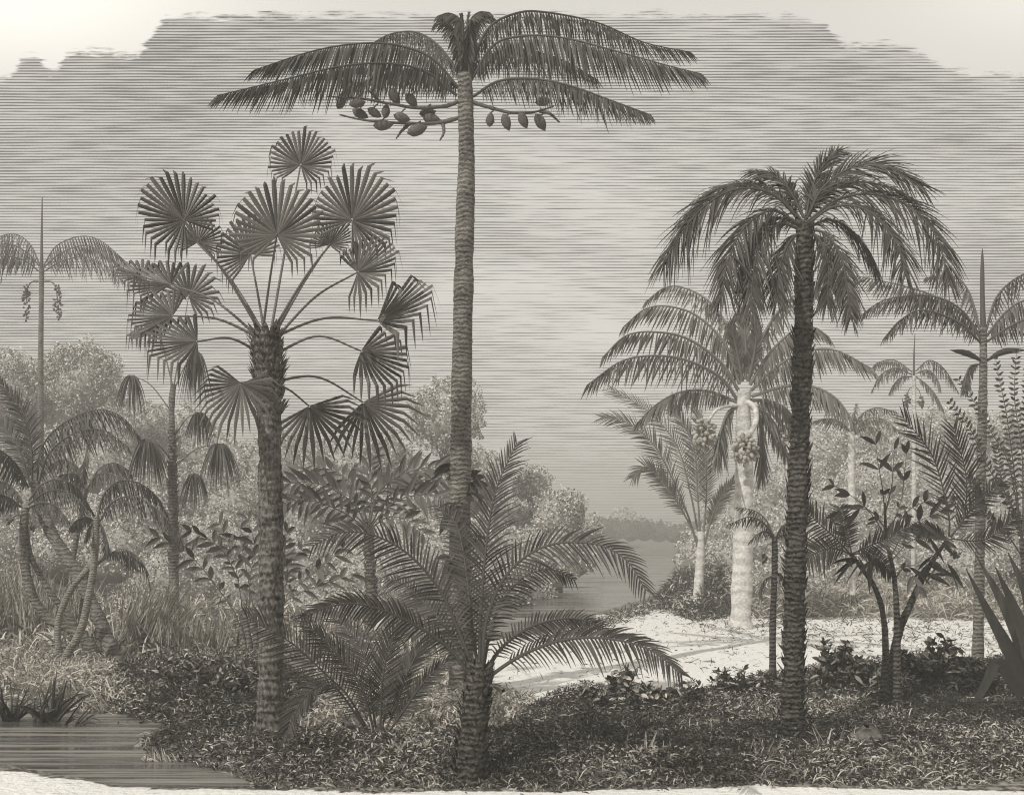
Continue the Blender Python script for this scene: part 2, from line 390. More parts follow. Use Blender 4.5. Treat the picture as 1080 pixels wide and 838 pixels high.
PAPER_STRIP = np.array([[-60, -3], [60, -3], [60, 11.0], [20, 11.2], [3, 11.1], [-1.6, 10.9], [-2.4, 10.95], [-3.4, 11.1], [-4.6, 11.6], [-5.8, 12.2], [-7, 12.7], [-12, 13.6], [-60, 14]])  # sand-coloured strip put in where the bottom edge is blank paper
sm = lambda v, a, b: (lambda t: t * t * (3 - 2 * t))(np.clip((v - a) / (b - a), 0, 1))
def hgt(x, y):
    x = np.asarray(x, float); y = np.asarray(y, float)
    z = 0.05 * (vnoise(x * 0.8, y * 0.8, 1) - .5) + 0.02 * (vnoise(x * 3, y * 3, 2) - .5)
    z = z + 2.2 * sm(y, 42, 80) * sm(x, 5, 22) + 1.5 * sm(y, 36, 70) * sm(-x, 6, 24)
    z = z - (0.6 + z) * sm(-sdist(POND, x, y), -0.25, 0.7)
    z = z - (0.9 + z) * sm(-sdist(RIVER, x, y), -0.8, 2.5)
    z = z - 0.30 * sm(-sdist(PAPER_STRIP, x, y), 0.4, 6.0) * sm(x, -30, 0) * 0.3
    return z
def ground():
    nu, nv = 300, 330
    v = np.geomspace(3.0, 330.0, nv) - 6.0; u = np.linspace(-1.35, 1.35, nu)
    Y, U = np.meshgrid(v, u, indexing='ij'); X = U * (Y + 12.0)
    Z = hgt(X, Y); mb = MB()
    i = np.arange(nv - 1)[:, None]; j = np.arange(nu - 1)[None]
    Q = np.stack([i * nu + j, i * nu + j + 1, (i + 1) * nu + j + 1, (i + 1) * nu + j], -1)
    jit = 0.35 * (vnoise(X * 1.7, Y * 1.7, 5) - .5) + 0.5 * (vnoise(X * .5, Y * .5, 6) - .5)
    sand = sm(-sdist(SAND, X, Y) + jit, -0.25, 0.35)
    shore = sm(-sdist(PAPER_STRIP, X, Y) + jit * 0.4, -0.10, 0.12)  # mask of the paper-white strip, not a real bank
    mb.add(np.stack([X, Y, Z], -1), Q, np.maximum(sand, shore).ravel(), True)
    m, t, b = principled('ground_soil_and_sand')
    f = t.node('ShaderNodeAttribute', attribute_name='tone').outputs['Fac']
    co = t.node('ShaderNodeTexCoord').outputs['Object']
    n1 = t.noise(co, 9.0, 4, 0.65); n2 = t.noise(t.node('ShaderNodeMapping', {'Vector': co, 'Scale': (1.6, 5.0, 1.0)}).outputs[0], 2.6, 4, 0.7)
    soil = t.mix(t.step(n1, 0.35, 0.7), sepia(0.06), sepia(0.38))
    fleck = t.step(n2, 0.585, 0.66)
    sd = t.mix(t.m('MULTIPLY', fleck, 0.62), sepia(0.84, 0.35), sepia(0.30, 0.8))
    edge = t.step(t.m('ADD', f, t.m('MULTIPLY', t.m('SUBTRACT', n1, 0.5), 0.7)), 0.42, 0.58)
    t.l.new(t.mix(edge, soil, sd), b.inputs['Base Color'])
    t.l.new(t.node('ShaderNodeBump', {'Height': t.m('ADD', n1, n2), 'Strength': 0.8, 'Distance': 0.06}).outputs[0], b.inputs['Normal'])
    b.inputs['Roughness'].default_value = 0.95; b.inputs['Specular IOR Level'].default_value = 0.1
    o = link('ground', mb, m, np.zeros(3)); tag(o, 'dark soil with a bright sandy clearing and a pale near strip standing in for blank paper', 'ground', kind='structure')
ground()

def water(name, label, box, scale, n):
    m, t, b = principled(name + '_surface')
    co = t.node('ShaderNodeTexCoord').outputs['Object']
    mp = t.node('ShaderNodeMapping', {'Vector': co, 'Scale': scale}).outputs[0]
    n1 = t.noise(mp, 1.0, 4, 0.6)
    n3 = t.step(t.noise(t.node('ShaderNodeMapping', {'Vector': co, 'Scale': (scale[0] * .8, scale[1] * .9, 1)}).outputs[0], 1.0, 5, 0.7), 0.42, 0.62)
    t.l.new(t.m('ADD', 0.03, t.m('MULTIPLY', n3, 0.42)), b.inputs['Roughness'])
    t.l.new(t.mix(n3, sepia(0.05), sepia(0.24)), b.inputs['Base Color'])
    b.inputs['Specular IOR Level'].default_value = 0.6
    t.l.new(t.node('ShaderNodeBump', {'Height': n1, 'Strength': n, 'Distance': 0.06}).outputs[0], b.inputs['Normal'])
    x0, x1, y0, y1 = box; mb = MB(); k = 24
    X, Y = np.meshgrid(np.linspace(x0, x1, k), np.linspace(y0, y1, k)); i = np.arange(k - 1)[:, None]; j = np.arange(k - 1)[None]
    mb.add(np.stack([X, Y, np.full_like(X, WZ)], -1), np.stack([i * k + j, i * k + j + 1, (i + 1) * k + j + 1, (i + 1) * k + j], -1), 0.5, True)
    o = link(name, mb, m, np.zeros(3)); tag(o, label, 'water', kind='structure')
water('pond_water', 'still dark pond with long horizontal ripples in the corner', (-14, -2.0, 11.2, 17.6), (0.22, 5.0, 1), 1.0)
water('river_water', 'broad grey river beyond the sandy clearing', (-200, 200, 24, 290), (0.05, 0.8, 1), 0.9)

# ------------------------------------------------------------------ far woods and background trees
def sm01(v): return np.clip((v - .22) / .36, 0, 1)
def crown_leaves(mb, c, r, n, size, core=True, low=-0.5):
    d = nrm(rng.standard_normal((n * 2, 3))); d = d[d[:, 2] > low][:n]; n = len(d); c = np.asarray(c); r = np.asarray(r, float)
    bump = 1 + 0.16 * np.sin(d[:, 0] * 7 + c[0]) * np.cos(d[:, 2] * 6 + c[2]) + 0.10 * np.sin(d[:, 0] * 17 + d[:, 2] * 13)
    p = c + d * r * (bump * (0.86 + 0.2 * rng.random(n)))[:, None]
    a = nrm(d * 0.8 + rng.standard_normal((n, 3))); e = nrm(np.cross(a, rng.standard_normal((n, 3)))); g = np.cross(a, e)
    s = size * (0.5 + rng.random(n))[:, None]
    V = np.stack([p - e * s, p + g * s * 0.55, p + e * s, p - g * s * 0.55], 1)
    mb.add(V, np.arange(n * 4).reshape(n, 4), np.repeat(sm01(rng.random(n)), 4))
    if core:
        k = 12; s2 = np.linspace(-0.97, 0.97, 9); rad = np.sqrt(1 - s2 ** 2)
        th = np.arange(k) * 2 * math.pi / k
        V = np.stack([np.outer(rad, np.cos(th)), np.outer(rad, np.sin(th)), np.repeat(s2[:, None], k, 1)], -1) * r * 0.80 + c
        i = np.arange(8)[:, None]; j = np.arange(k)[None]; q = (j + 1) % k
        mb.add(V, np.stack([i * k + j, i * k + q, (i + 1) * k + q, (i + 1) * k + j], -1), 0.4, True)

def wood(name, label, lobes, size, dens, mat=None):
    mb = MB()
    for (px, py, Y, rx, ry) in lobes:
        s = Y / F; c = wp(px, py, Y)
        crown_leaves(mb, c, (rx * s, min(rx, 60) * s * 0.8, ry * s), int(dens * rx * ry), size * s)
        if py > 558: continue
        b = hgt(c[0], c[1]); tube(mb, spline([np.array([c[0], c[1], float(b) - .2]), c], 5), [3 * s, 3 * s, 2.5 * s, 2 * s, 1 * s], 6, 0.3)
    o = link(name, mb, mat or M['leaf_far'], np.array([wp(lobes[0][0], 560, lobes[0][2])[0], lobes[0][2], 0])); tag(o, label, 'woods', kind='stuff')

L1 = []
for px in range(-190, 560, 34):
    top = np.interp(px, [-200, 0, 130, 200, 300, 400, 480, 560], [400, 415, 425, 448, 470, 490, 505, 545])
    for k, (dy, Y) in enumerate(((30, 62), (80, 52), (128, 44), (170, 39))):
        if k == 3 and px > 430: continue
        L1.append((px + rng.uniform(-12, 12), top + dy * (1 if px < 420 else .7) + rng.uniform(-8, 8), Y + rng.uniform(-4, 4), rng.uniform(30, 42), rng.uniform(30, 42)))
for px, py, Y in ((590, 585, 50), (560, 600, 46), (520, 610, 42), (610, 562, 62), (582, 604, 49), (604, 592, 54), (545, 618, 43)): L1.append((px, py, Y, 24, 22))
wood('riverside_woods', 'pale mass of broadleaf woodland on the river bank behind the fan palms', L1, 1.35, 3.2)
L2 = []
for px in range(745, 1330, 32):
    top = np.interp(px, [740, 780, 830, 870, 920, 1000, 1080, 1300], [560, 530, 497, 462, 447, 441, 432, 425])
    for k, (dy, Y) in enumerate(((26, 76), (72, 64), (116, 54), (158, 46))):
        if top + dy > 640: continue
        L2.append((px + rng.uniform(-10, 10), top + dy + rng.uniform(-7, 7), Y + rng.uniform(-4, 4), rng.uniform(28, 38), rng.uniform(28, 38)))
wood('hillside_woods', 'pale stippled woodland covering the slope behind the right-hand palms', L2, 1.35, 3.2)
L3 = [(x, 560 + rng.uniform(-4, 4), 165 + rng.uniform(-8, 8), rng.uniform(11, 17), rng.uniform(9, 14)) for x in range(-700, 1800, 15)]
wood('far_shore_woods', 'low hazy line of trees along the far shore of the river', L3, 1.5, 2.0, M['leaf'])

def bg_tree(label, px, py, Y, rx, ry, lobes, name='broadleaf_tree'):
    c = wp(px, py, Y); s = Y / F; b = np.array([c[0], c[1], float(hgt(c[0], c[1]))])
    th = Thing(name, label, 'tree', b, 'round-crowned trees on the river bank')
    mb = MB(); P = spline([b - [0, 0, .2], b * .5 + c * .5 + [rx * s * .08, 0, 0], c], 10); tube(mb, P, np.linspace(5, 2, 10) * s, 8, 0.5)
    for k in range(5):
        a = k * 1.256 + 0.4; e = c + np.array([math.cos(a) * rx * s * .6, math.sin(a) * rx * s * .6, ry * s * (0.1 + .3 * (k % 2))])
        tube(mb, spline([P[6], (P[7] + e) / 2 - [0, 0, ry * s * .1], e], 6), np.linspace(2, .6, 6) * s, 5, 0.5)
    th.part('trunk', mb, M['bark_mid'])
    mb = MB(); crown_leaves(mb, c, (rx * s, rx * s * .9, ry * s), int(3.4 * rx * ry), 1.3 * s, True, -0.8)
    for k in range(lobes):
        a = rng.uniform(0, 2 * math.pi); q = rng.uniform(.45, .8)
        d = np.array([math.cos(a) * q * rx, -abs(rng.normal(0, .4)) * rx, math.sin(a) * q * ry]) * s
        f = rng.uniform(.3, .48); crown_leaves(mb, c + d, (rx * s * f, rx * s * f, ry * s * f), int(3.4 * rx * ry * f * f * 1.4), 1.3 * s, False, -.9)
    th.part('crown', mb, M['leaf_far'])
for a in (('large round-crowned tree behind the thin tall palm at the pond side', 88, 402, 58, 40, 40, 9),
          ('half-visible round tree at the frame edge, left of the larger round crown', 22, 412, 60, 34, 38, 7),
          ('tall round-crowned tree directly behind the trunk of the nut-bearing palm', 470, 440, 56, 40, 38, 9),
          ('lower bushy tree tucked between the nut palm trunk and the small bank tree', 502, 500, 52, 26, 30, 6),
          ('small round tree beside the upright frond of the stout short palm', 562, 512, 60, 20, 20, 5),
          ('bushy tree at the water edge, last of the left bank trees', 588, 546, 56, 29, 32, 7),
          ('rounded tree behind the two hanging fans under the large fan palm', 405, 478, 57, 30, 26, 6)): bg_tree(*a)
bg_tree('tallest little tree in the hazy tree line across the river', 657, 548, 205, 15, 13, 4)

# ------------------------------------------------------------------ nut palm (tall, centre)
Y = gY(730)
th = Thing('nut_palm', 'tallest palm, slim ringed trunk, arching fronds and hanging oval nuts', 'palm', wp(487, 730, Y))
th.part('trunk', trunk_mb([(487, 735), (485, 600), (487, 400), (490, 250), (492, 170), (491, 110), (490, 78)], Y, [12, 11.8, 11.2, 10.6, 10, 9.2, 7.5], 14, 150, .02, .05, 62), M['bark_ring'])
for pts, dy, Lp in (([(485, 78), (462, 48), (438, 34), (412, 36), (392, 46)], 2.6, 24),
                    ([(483, 92), (456, 62), (420, 48), (380, 46), (330, 54), (268, 74)], -0.7, 34),
                    ([(482, 101), (450, 76), (410, 67), (360, 70), (300, 84), (229, 101)], -2.0, 36),
                    ([(486, 96), (470, 82), (440, 74), (400, 80), (360, 98)], 1.8, 26),
                    ([(495, 72), (515, 30), (545, 14), (575, 13), (630, 24), (680, 45), (728, 55)], 1.2, 32),
                    ([(497, 85), (520, 48), (552, 38), (595, 40), (650, 54), (700, 68), (740, 78)], -1.4, 38),
                    ([(499, 102), (525, 86), (560, 83), (600, 90), (645, 106), (686, 121)], -2.4, 30),
                    ([(496, 80), (515, 60), (545, 52), (590, 62), (630, 84)], 2.4, 28),
                    ([(488, 85), (484, 55), (479, 32), (466, 20), (458, 26)], .3, 17), ([(490, 85), (490, 45), (486, 22), (474, 14), (462, 17)], .1, 16),
                    ([(492, 85), (496, 50), (500, 26), (510, 15), (522, 20)], .3, 16), ([(491, 85), (493, 45), (496, 22), (505, 13), (516, 13)], -.3, 16)):
    frond(th, pts, Y, dy, Lp * Y / F, M['leaf_dark'], 'hang', 88, 0.040, 0.15, 0.05, 0.024, tip=0.42, fan=0.30, jit=.035)
for pts, dy in (([(490, 92), (489, 50), (487, 17)], -.15), ([(491, 92), (492, 50), (494, 16)], .1), ([(490, 92), (486, 55), (481, 24)], .15), ([(491, 92), (496, 55), (502, 24)], -.1)):
    frond(th, pts, Y, dy, 17 * Y / F, M['leaf_dark'], 'feather', 34, .03, .5, .1, .022, ang=30, tip=.6)
def nuts(stalks, spots):
    mb = MB()
    for pts, dy in stalks: P = path(pts, Y, dy, 20); tube(mb, P, np.linspace(.035, .012, 20), 6, .6, True, .1)
    st = th.part('fruit_stalk', mb, M['stalk'])
    for (px, py, ang, big) in spots:
        m2 = MB(); d = rng.uniform(-.35, .1); c = wp(px, py, Y + d); a = math.radians(ang)
        pod(m2, c, (math.cos(a), 0.1, math.sin(a)), 17 * big * Y / F, 4.6 * big * Y / F, 10, .5, .03, 0.85)
        tube(m2, spline([c, c + [0, 0, .09], c + [.05, .02, .14]], 5), .012, 5, .6)
        th.part('nut', m2, M['nut'], st)
nuts([([(485, 106), (470, 112), (440, 114), (415, 110), (380, 104), (345, 102)], -.2), ([(485, 124), (460, 130), (425, 130), (385, 127), (358, 121)], -.3),
      ([(400, 108), (392, 98), (386, 95)], -.2), ([(432, 130), (424, 138), (418, 146)], -.2), ([(467, 129), (468, 140), (464, 148)], -.2)],
     [(360, 108, 60, 1), (377, 109, 10, 1.05), (365, 92, -60, .95), (416, 102, -60, 1.2), (434, 106, -50, 1.1), (380, 120, -25, 1.1), (395, 119, -30, 1),
      (407, 117, 85, 1), (424, 124, -15, 1.1), (404, 132, 5, 1.25), (440, 137, 20, 1.35), (451, 119, 10, 1.1), (456, 126, -15, 1.3)])
nuts([([(497, 107), (515, 113), (540, 119), (565, 118), (584, 112)], -.3), ([(570, 117), (580, 120), (590, 129)], -.3)],
     [(517, 126, 85, 1), (534, 129, -70, 1.1), (552, 127, -65, 1.1), (570, 129, -60, 1.2), (573, 107, 10, 1.05)])

# ------------------------------------------------------------------ large fan palm
Y = gY(778)
th = Thing('fan_palm', 'large fan palm with thick fissured trunk and round pleated leaves', 'palm', wp(285, 778, Y))
th.part('trunk', trunk_mb([(285, 782), (286, 650), (285, 500), (283, 400), (281, 352)], Y, [13.5, 13, 12.5, 12, 13.5], 16, 130, .045, .02, 46, scales=330, scl=.16, scw=.09, t_rng=(.80, 1.0)), M['bark_fan'])
CR = (281, 362)
for hub, R, ang, tilt, back, dy, bend, spr in (((194, 232), 54, 128, 15, -.2, -.6, .85, 145), ((317, 174), 46, 75, -10, .2, .9, .8, 145), ((292, 248), 62, 84, 0, .1, -1.1, .9, 145),
        ((264, 268), 48, 112, -15, .3, .5, .85, 125), ((371, 232), 60, 60, -5, -.1, -.5, .85, 145), ((377, 287), 54, 24, -28, -.2, -.8, .9, 112),
        ((398, 338), 74, 24, -42, -.2, -.4, .85, 66), ((381, 370), 56, -28, -34, .2, .3, .8, 82), ((326, 428), 52, -60, -10, -.3, .9, .3, 80), ((383, 424), 54, -55, -10, .2, 1.1, .3, 80),
        ((254, 404), 50, -102, 10, -.2, -.9, .4, 115), ((208, 360), 58, 186, 38, -.2, -.8, .85, 88), ((182, 333), 50, 172, 32, .1, -.2, .85, 92), ((180, 300), 48, 160, 36, .2, .6, .85, 82),
        ((208, 256), 34, 90, 20, .3, 1.4, .85, 130), ((347, 258), 32, 70, -20, .3, 1.5, .85, 115)):
    fan_leaf(th, (CR[0] + rng.uniform(-6, 6) + (hub[0] - 281) * .05, CR[1] + (12 if hub[1] > 350 else -4) + (30 if hub[1] > 400 else 0)), hub, Y, dy, R * 1.04, ang, M['fan'], M['stalk'], tilt, back, max(14, int(spr / 4.6)), spr, bend, .10 if hub[1] < 350 else .2)

# ------------------------------------------------------------------ small fan palm behind
Y = gY(668)
th = Thing('fan_palm', 'small fan palm with withered hanging leaves, behind the large fan palm', 'palm', wp(183, 668, Y))
th.part('trunk', trunk_mb([(184, 670), (183, 580), (182, 480), (181, 430), (183, 405)], Y, [5.5, 5.2, 4.6, 3.4, 3], 12, 80, .05, .03, 40, scales=240, scl=.16, scw=.09, t_rng=(.25, .8), sc_out=.35), M['bark_mid'])
for hub, Wd, Ht, dy, c in (((139, 396), 34, 52, .5, (178, 430)), ((207, 372), 40, 68, .6, (184, 410)), ((155, 464), 52, 62, -.6, (181, 485)), ((231, 468), 44, 56, -.3, (184, 492)),
                           ((205, 500), 34, 44, -.9, (184, 478)), ((210, 435), 34, 46, 1.0, (184, 460))):
    hang_leaf(th, c, hub, Y, dy, Wd, Ht, M['leaf'], M['stalk'])
for hub, R, ang, tilt, bend in (((199, 312), 38, 72, 20, .6), ((150, 290), 34, 160, 40, .9), ((165, 345), 36, 200, 50, .8)):
    fan_leaf(th, (183, 410), hub, Y, .8, R, ang, M['leaf'], M['stalk'], tilt, .1, 22, 140, bend)

# ------------------------------------------------------------------ thin tall palm, far left
def fruit_bunch(th, c, Y, Wpx, Hpx, n, mat, stalk_pts, r=0.02, size=2.2, sub='fruit_bunch', dy=0.0):
    mb = MB(); P = path(stalk_pts, Y, dy, 12); tube(mb, P, np.linspace(r, r * .7, 12), 6, .9)
    st = th.part('fruit_stalk', mb, M['stalk'] if mat is not M['fruit'] else M['bark_pale'])
    s = Y / F; mb = MB()
    for _ in range(n):
        d = nrm(rng.standard_normal(3)) * (0.55 + .45 * rng.random())
        p = wp(c[0], c[1], Y + dy) + d * np.array([Wpx / 2, Wpx / 2, Hpx / 2]) * s
        if n < 20: mb = MB()
        pod(mb, p, d + [0, 0, -.4], size * s * rng.uniform(1.0, 1.5), size * s * .5, 6, rng.random())
        if n < 20: th.part('fruit', mb, mat, st)
    if n >= 20: th.part(sub, mb, mat, st)
Y = 44.0
b = wp(43, 560 + F * 2.5 / Y, Y)
th = Thing('spear_palm', 'very thin pale palm with a long spear leaf above drooping fronds', 'palm', b)
th.part('trunk', trunk_mb([(43, 628), (43, 500), (43, 380), (44, 283)], Y, [3.4, 3.2, 2.9, 2.6], 8, 60, .02, .06, 60), M['bark_mid'])
mb = MB(); tube(mb, path([(44, 286), (44, 250), (44.5, 208)], Y, 0, 12), np.linspace(2.0, .5, 12) / F * Y, 6, .5); th.part('spear_leaf', mb, M['leaf'])
for pts, dy in (([(46, 280), (60, 259), (86, 249), (108, 255), (133, 276)], 1.2), ([(46, 282), (64, 267), (90, 259), (116, 270), (136, 290)], -.8), ([(47, 286), (66, 275), (90, 271), (112, 280), (130, 296)], -2),
                ([(42, 279), (32, 258), (16, 247), (-6, 252), (-30, 272)], 1.2), ([(42, 281), (28, 266), (8, 257), (-14, 264), (-36, 285)], -.8), ([(41, 286), (26, 275), (4, 270), (-16, 278), (-34, 295)], -2)):
    frond(th, pts, Y, dy, 22 * Y / F, M['leaf'], 'hang', 34, .07, .15, .08, .03, fan=.3)
fruit_bunch(th, (28, 319), Y, 10, 40, 60, M['leaf_light'], [(42, 297), (34, 297), (29, 304), (28, 320)], .03)
fruit_bunch(th, (61, 319), Y, 10, 40, 60, M['leaf_light'], [(45, 297), (54, 297), (59, 304), (61, 320)], .03)

# ------------------------------------------------------------------ leaning palms by the pond
Y = gY(699)
th = Thing('leaning_palm', 'leaning palm with thick dark ringed stem and a crown cut by the frame edge', 'palm', wp(122, 699, Y), 'leaning palms by the pond')
th.part('trunk', trunk_mb([(124, 702), (107, 658), (92, 626), (75, 594), (56, 565), (43, 535), (36, 508)], Y, [7.5, 7, 6.8, 6.5, 6.5, 6, 5], 12, 80, .03, .07, 40, dy=1.5), M['bark_mid'])
Yc = Y + 1.5
for pts, dy, mode, Lp in (([(39, 508), (44, 472), (66, 447), (102, 432), (128, 439), (147, 460)], -.9, 'hang', 30), ([(40, 512), (52, 478), (78, 457), (108, 453), (134, 470)], -1.8, 'hang', 27),
                          ([(34, 508), (33, 470), (22, 432), (-2, 400)], -.3, 'feather', 26), ([(32, 512), (22, 478), (4, 450), (-20, 435)], .4, 'feather', 26), ([(30, 514), (16, 488), (-8, 470), (-30, 472)], -1.3, 'hang', 24)):
    frond(th, pts, Yc, dy, Lp * Y / F, M['leaf_dark'], mode, 46, .045, .25, .08, .022, fan=.4)
Y = gY(697) + .3
th = Thing('leaning_palm', 'curved grey palm with small curled fruit, its base behind the banded stems', 'palm', wp(103, 697, Y), 'leaning palms by the pond')
mb = trunk_mb([(104, 700), (92, 677), (73, 662), (52, 652), (35, 630), (26, 594), (25, 560), (27, 535)], Y, [6, 6, 5.5, 5.3, 5, 4.6, 4.3, 3.8], 10, 70, .03, .06, 36)
mb2 = trunk_mb([(94, 690), (77, 656), (62, 637), (46, 613), (32, 585), (28, 560)], Y + .1, [3.6, 3.4, 3.2, 3, 2.8, 2.5], 8, 50, .03, .06, 30)
th.part('trunk', mb, M['bark_mid']); th.part('trunk', mb2, M['bark_mid'])
for pts, dy, Lp in (([(30, 528), (44, 511), (62, 506), (82, 515), (99, 542)], .5, 17), ([(30, 532), (48, 519), (66, 517), (84, 528), (98, 548)], -1, 20), ([(29, 536), (44, 530), (60, 534), (73, 550)], -1.6, 15),
                    ([(24, 530), (14, 515), (-2, 507), (-20, 514)], .5, 20), ([(23, 535), (8, 524), (-10, 521), (-30, 536)], -1, 20)):
    frond(th, pts, Y, dy, Lp * Y / F, M['leaf_dark'], 'hang', 34, .045, .2, .08, .02, fan=.35)
fruit_bunch(th, (10, 550), Y, 9, 7, 16, M['leaf_light'], [(25, 545), (18, 543), (10, 547)], .015, 2.6)
fruit_bunch(th, (33, 556), Y, 6, 9, 14, M['leaf_light'], [(27, 545), (31, 546), (33, 553)], .015, 2.6)
Y = gY(700) - .4
th = Thing('banded_palm', 'twin-stemmed palm with pale banded stems crossing in front of the leaning trunk', 'palm', wp(64, 700, Y), 'leaning palms by the pond')
th.part('trunk', trunk_mb([(63, 702), (84, 667), (92, 637), (98, 604), (101, 570), (102, 545)], Y, [4.2, 4.2, 4, 3.8, 3.8, 3], 10, 90, .02, .10, 26), M['bark_stripe'])
th.part('trunk', trunk_mb([(62, 690), (61, 660), (66, 640), (76, 620), (93, 599)], Y, [3.4, 3.3, 3.2, 3, 2.8], 10, 70, .02, .10, 20), M['bark_stripe'])
for pts, dy, Lp in (([(103, 548), (108, 524), (124, 508), (146, 509), (166, 524), (176, 542)], .9, 19), ([(105, 550), (118, 530), (140, 523), (162, 534), (180, 552), (190, 566)], -.9, 22),
                    ([(99, 549), (90, 545), (80, 549), (74, 556)], -.5, 13), ([(104, 550), (109, 558), (113, 570), (114, 585)], -.3, 8), ([(100, 550), (93, 558), (90, 570)], -.3, 8)):
    frond(th, pts, Y, dy, Lp * Y / F, M['leaf_dark'], 'hang', 40, .04, .2, .08, .018, fan=.35)
Y = 27.0
th = Thing('young_palm', 'small faint palm standing between the leaning crown and the banded crown', 'palm', wp(76, 671, Y), 'leaning palms by the pond')
th.part('trunk', trunk_mb([(74, 675), (76, 600), (84, 550), (91, 515)], Y, [3.4, 3.2, 3, 2.6], 8, 40, .03, .05, 30), M['bark_mid'])
for pts, dy, Lp in (([(94, 512), (104, 495), (120, 488), (136, 496), (140, 505)], .5, 14), ([(93, 514), (102, 501), (116, 499), (132, 508)], -1, 14), ([(90, 512), (82, 492), (66, 484), (50, 492)], .4, 16), ([(91, 510), (89, 488), (94, 462)], .1, 12), ([(89, 514), (80, 500), (64, 500)], -1, 12)):
    frond(th, pts, Y, dy, Lp * Y / F, M['leaf'], 'hang', 28, .05, .2, .08, .02, fan=.35)
Y = gY(690)
th = Thing('young_palm', 'low young palm leaning right beneath the banded crown, above the reeds', 'palm', wp(84, 690, Y), 'leaning palms by the pond')
th.part('trunk', trunk_mb([(84, 692), (86, 640), (94, 604), (110, 588)], Y, [2.6, 2.4, 2.2, 1.8], 8, 30, .03, .05, 20), M['bark_mid'])
for pts, dy, Lp in (([(110, 588), (126, 579), (142, 584), (154, 600), (158, 618)], -.5, 15), ([(110, 588), (122, 582), (136, 588), (146, 600)], .8, 12), ([(109, 589), (112, 574), (109, 558)], .2, 10)):
    frond(th, pts, Y, dy, Lp * Y / F, M['leaf'], 'hang', 30, .035, .2, .08, .015, fan=.35)

# ------------------------------------------------------------------ stout short palm, front centre
Y = gY(824)
th = Thing('stout_palm', 'stout short palm with shaggy trunk and feathery arching fronds, nearest to the viewer', 'palm', wp(496, 824, Y))
th.part('trunk', trunk_mb([(495, 828), (498, 790), (503, 740), (506, 705)], Y, [15.5, 13.6, 13, 12], 16, 50, .05, 0, scales=420, scl=.13, scw=.07, t_rng=(0.05, 1.0), sc_out=.38), M['bark_dark'])
for pts, dy, Lp, n, kw in (([(506, 710), (507, 650), (513, 575), (523, 517), (545, 467)], .3, 46, 62, {}), ([(509, 712), (513, 655), (535, 605), (575, 576), (625, 573), (660, 590), (681, 622)], -1.0, 34, 64, dict(ang=55)),
        ([(511, 712), (530, 682), (562, 660), (600, 652), (628, 658), (643, 666)], .9, 24, 52, dict(ang=58)), ([(512, 716), (548, 692), (592, 675), (640, 673), (685, 685), (719, 711)], -1.7, 32, 62, dict(sides=(1, -1), droop=.3)),
        ([(502, 712), (482, 660), (464, 622), (433, 586), (397, 565), (361, 561), (330, 575)], -.8, 36, 66, dict(ang=58)), ([(505, 712), (497, 650), (490, 590), (481, 553), (462, 533)], .8, 36, 56, dict(ang=62)),
        ([(500, 716), (470, 680), (425, 652), (380, 637), (345, 640), (318, 652)], -1.5, 27, 62, dict(ang=55)), ([(503, 714), (478, 672), (452, 640), (424, 615), (408, 610)], 1.1, 26, 46, dict(ang=58)),
        ([(508, 712), (522, 650), (548, 612), (580, 600), (606, 612)], 1.4, 26, 46, dict(ang=58))):
    k = dict(droop=.22); k.update(kw)
    frond(th, pts, Y, dy, Lp * Y / F, M['leaf_dark'], 'feather', int(n * .8), .029, k.pop('droop'), .13, .022, tip=.4, segs=5, Nrm=(0.1 * rng.standard_normal(), -1, .35), jit=.03, fold=.35, **k)
fruit_bunch(th, (525, 752), Y, 16, 26, 60, M['leaf_light'], [(508, 722), (520, 722), (527, 732), (526, 752)], .016, 3.6, dy=-.25)
mb = MB(); tube(mb, path([(509, 728), (522, 722), (531, 728)], Y, -.3, 8), .02, 6, .2); th.part('cut_stalk', mb, M['bark_dark'])

# ------------------------------------------------------------------ stemless palm, front left
Y = gY(786)
th = Thing('stemless_palm', 'stemless palm of fronds springing from the ground between fan and stout trunks', 'palm', wp(400, 786, Y))
mb = MB(); tube(mb, path([(401, 790), (401, 778), (401, 766)], Y, 0, 8), np.array([13, 12, 11, 10, 9, 8, 6, 3]) / F * Y, 10, .4, True, .08); th.part('trunk', mb, M['bark_dark'])
for pts, dy, Lp, kw in (([(401, 775), (402, 744), (404, 713), (413, 675), (428, 655)], -.2, 30, {}), ([(396, 776), (380, 722), (355, 689), (322, 656)], -.5, 27, {}), ([(398, 776), (392, 740), (388, 705), (374, 672), (347, 643)], .5, 27, {}),
        ([(393, 778), (368, 735), (344, 711), (304, 675), (260, 651)], -.9, 36, dict(ang=58)), ([(392, 780), (370, 745), (349, 722), (327, 729), (309, 755), (300, 784)], -1.1, 20, dict(t0=.4)), ([(404, 775), (418, 744), (430, 709), (446, 680), (458, 672)], .5, 24, {}),
        ([(407, 776), (428, 746), (450, 716), (480, 690)], -.3, 20, {}), ([(402, 775), (410, 735), (424, 700), (436, 690)], .9, 20, {})):
    k = dict(ang=48); k.update(kw)
    frond(th, pts, Y, dy, Lp * Y / F, M['leaf_dark'], 'feather', 40, .027, .12, k.pop('t0', .16), .016, tip=.5, segs=4, fold=.35, jit=.03, Nrm=(0, -1, .3), **k)
mb = MB(); tube(mb, path([(394, 782), (378, 768), (362, 763)], Y, -.3, 10), np.array([3, 3, 2.6, 2.5, 2.4, 2.4, 2.5, 3.4, 3.6, 2.0]) / F * Y, 7, .9); th.part('cut_stalk', mb, M['stalk'])

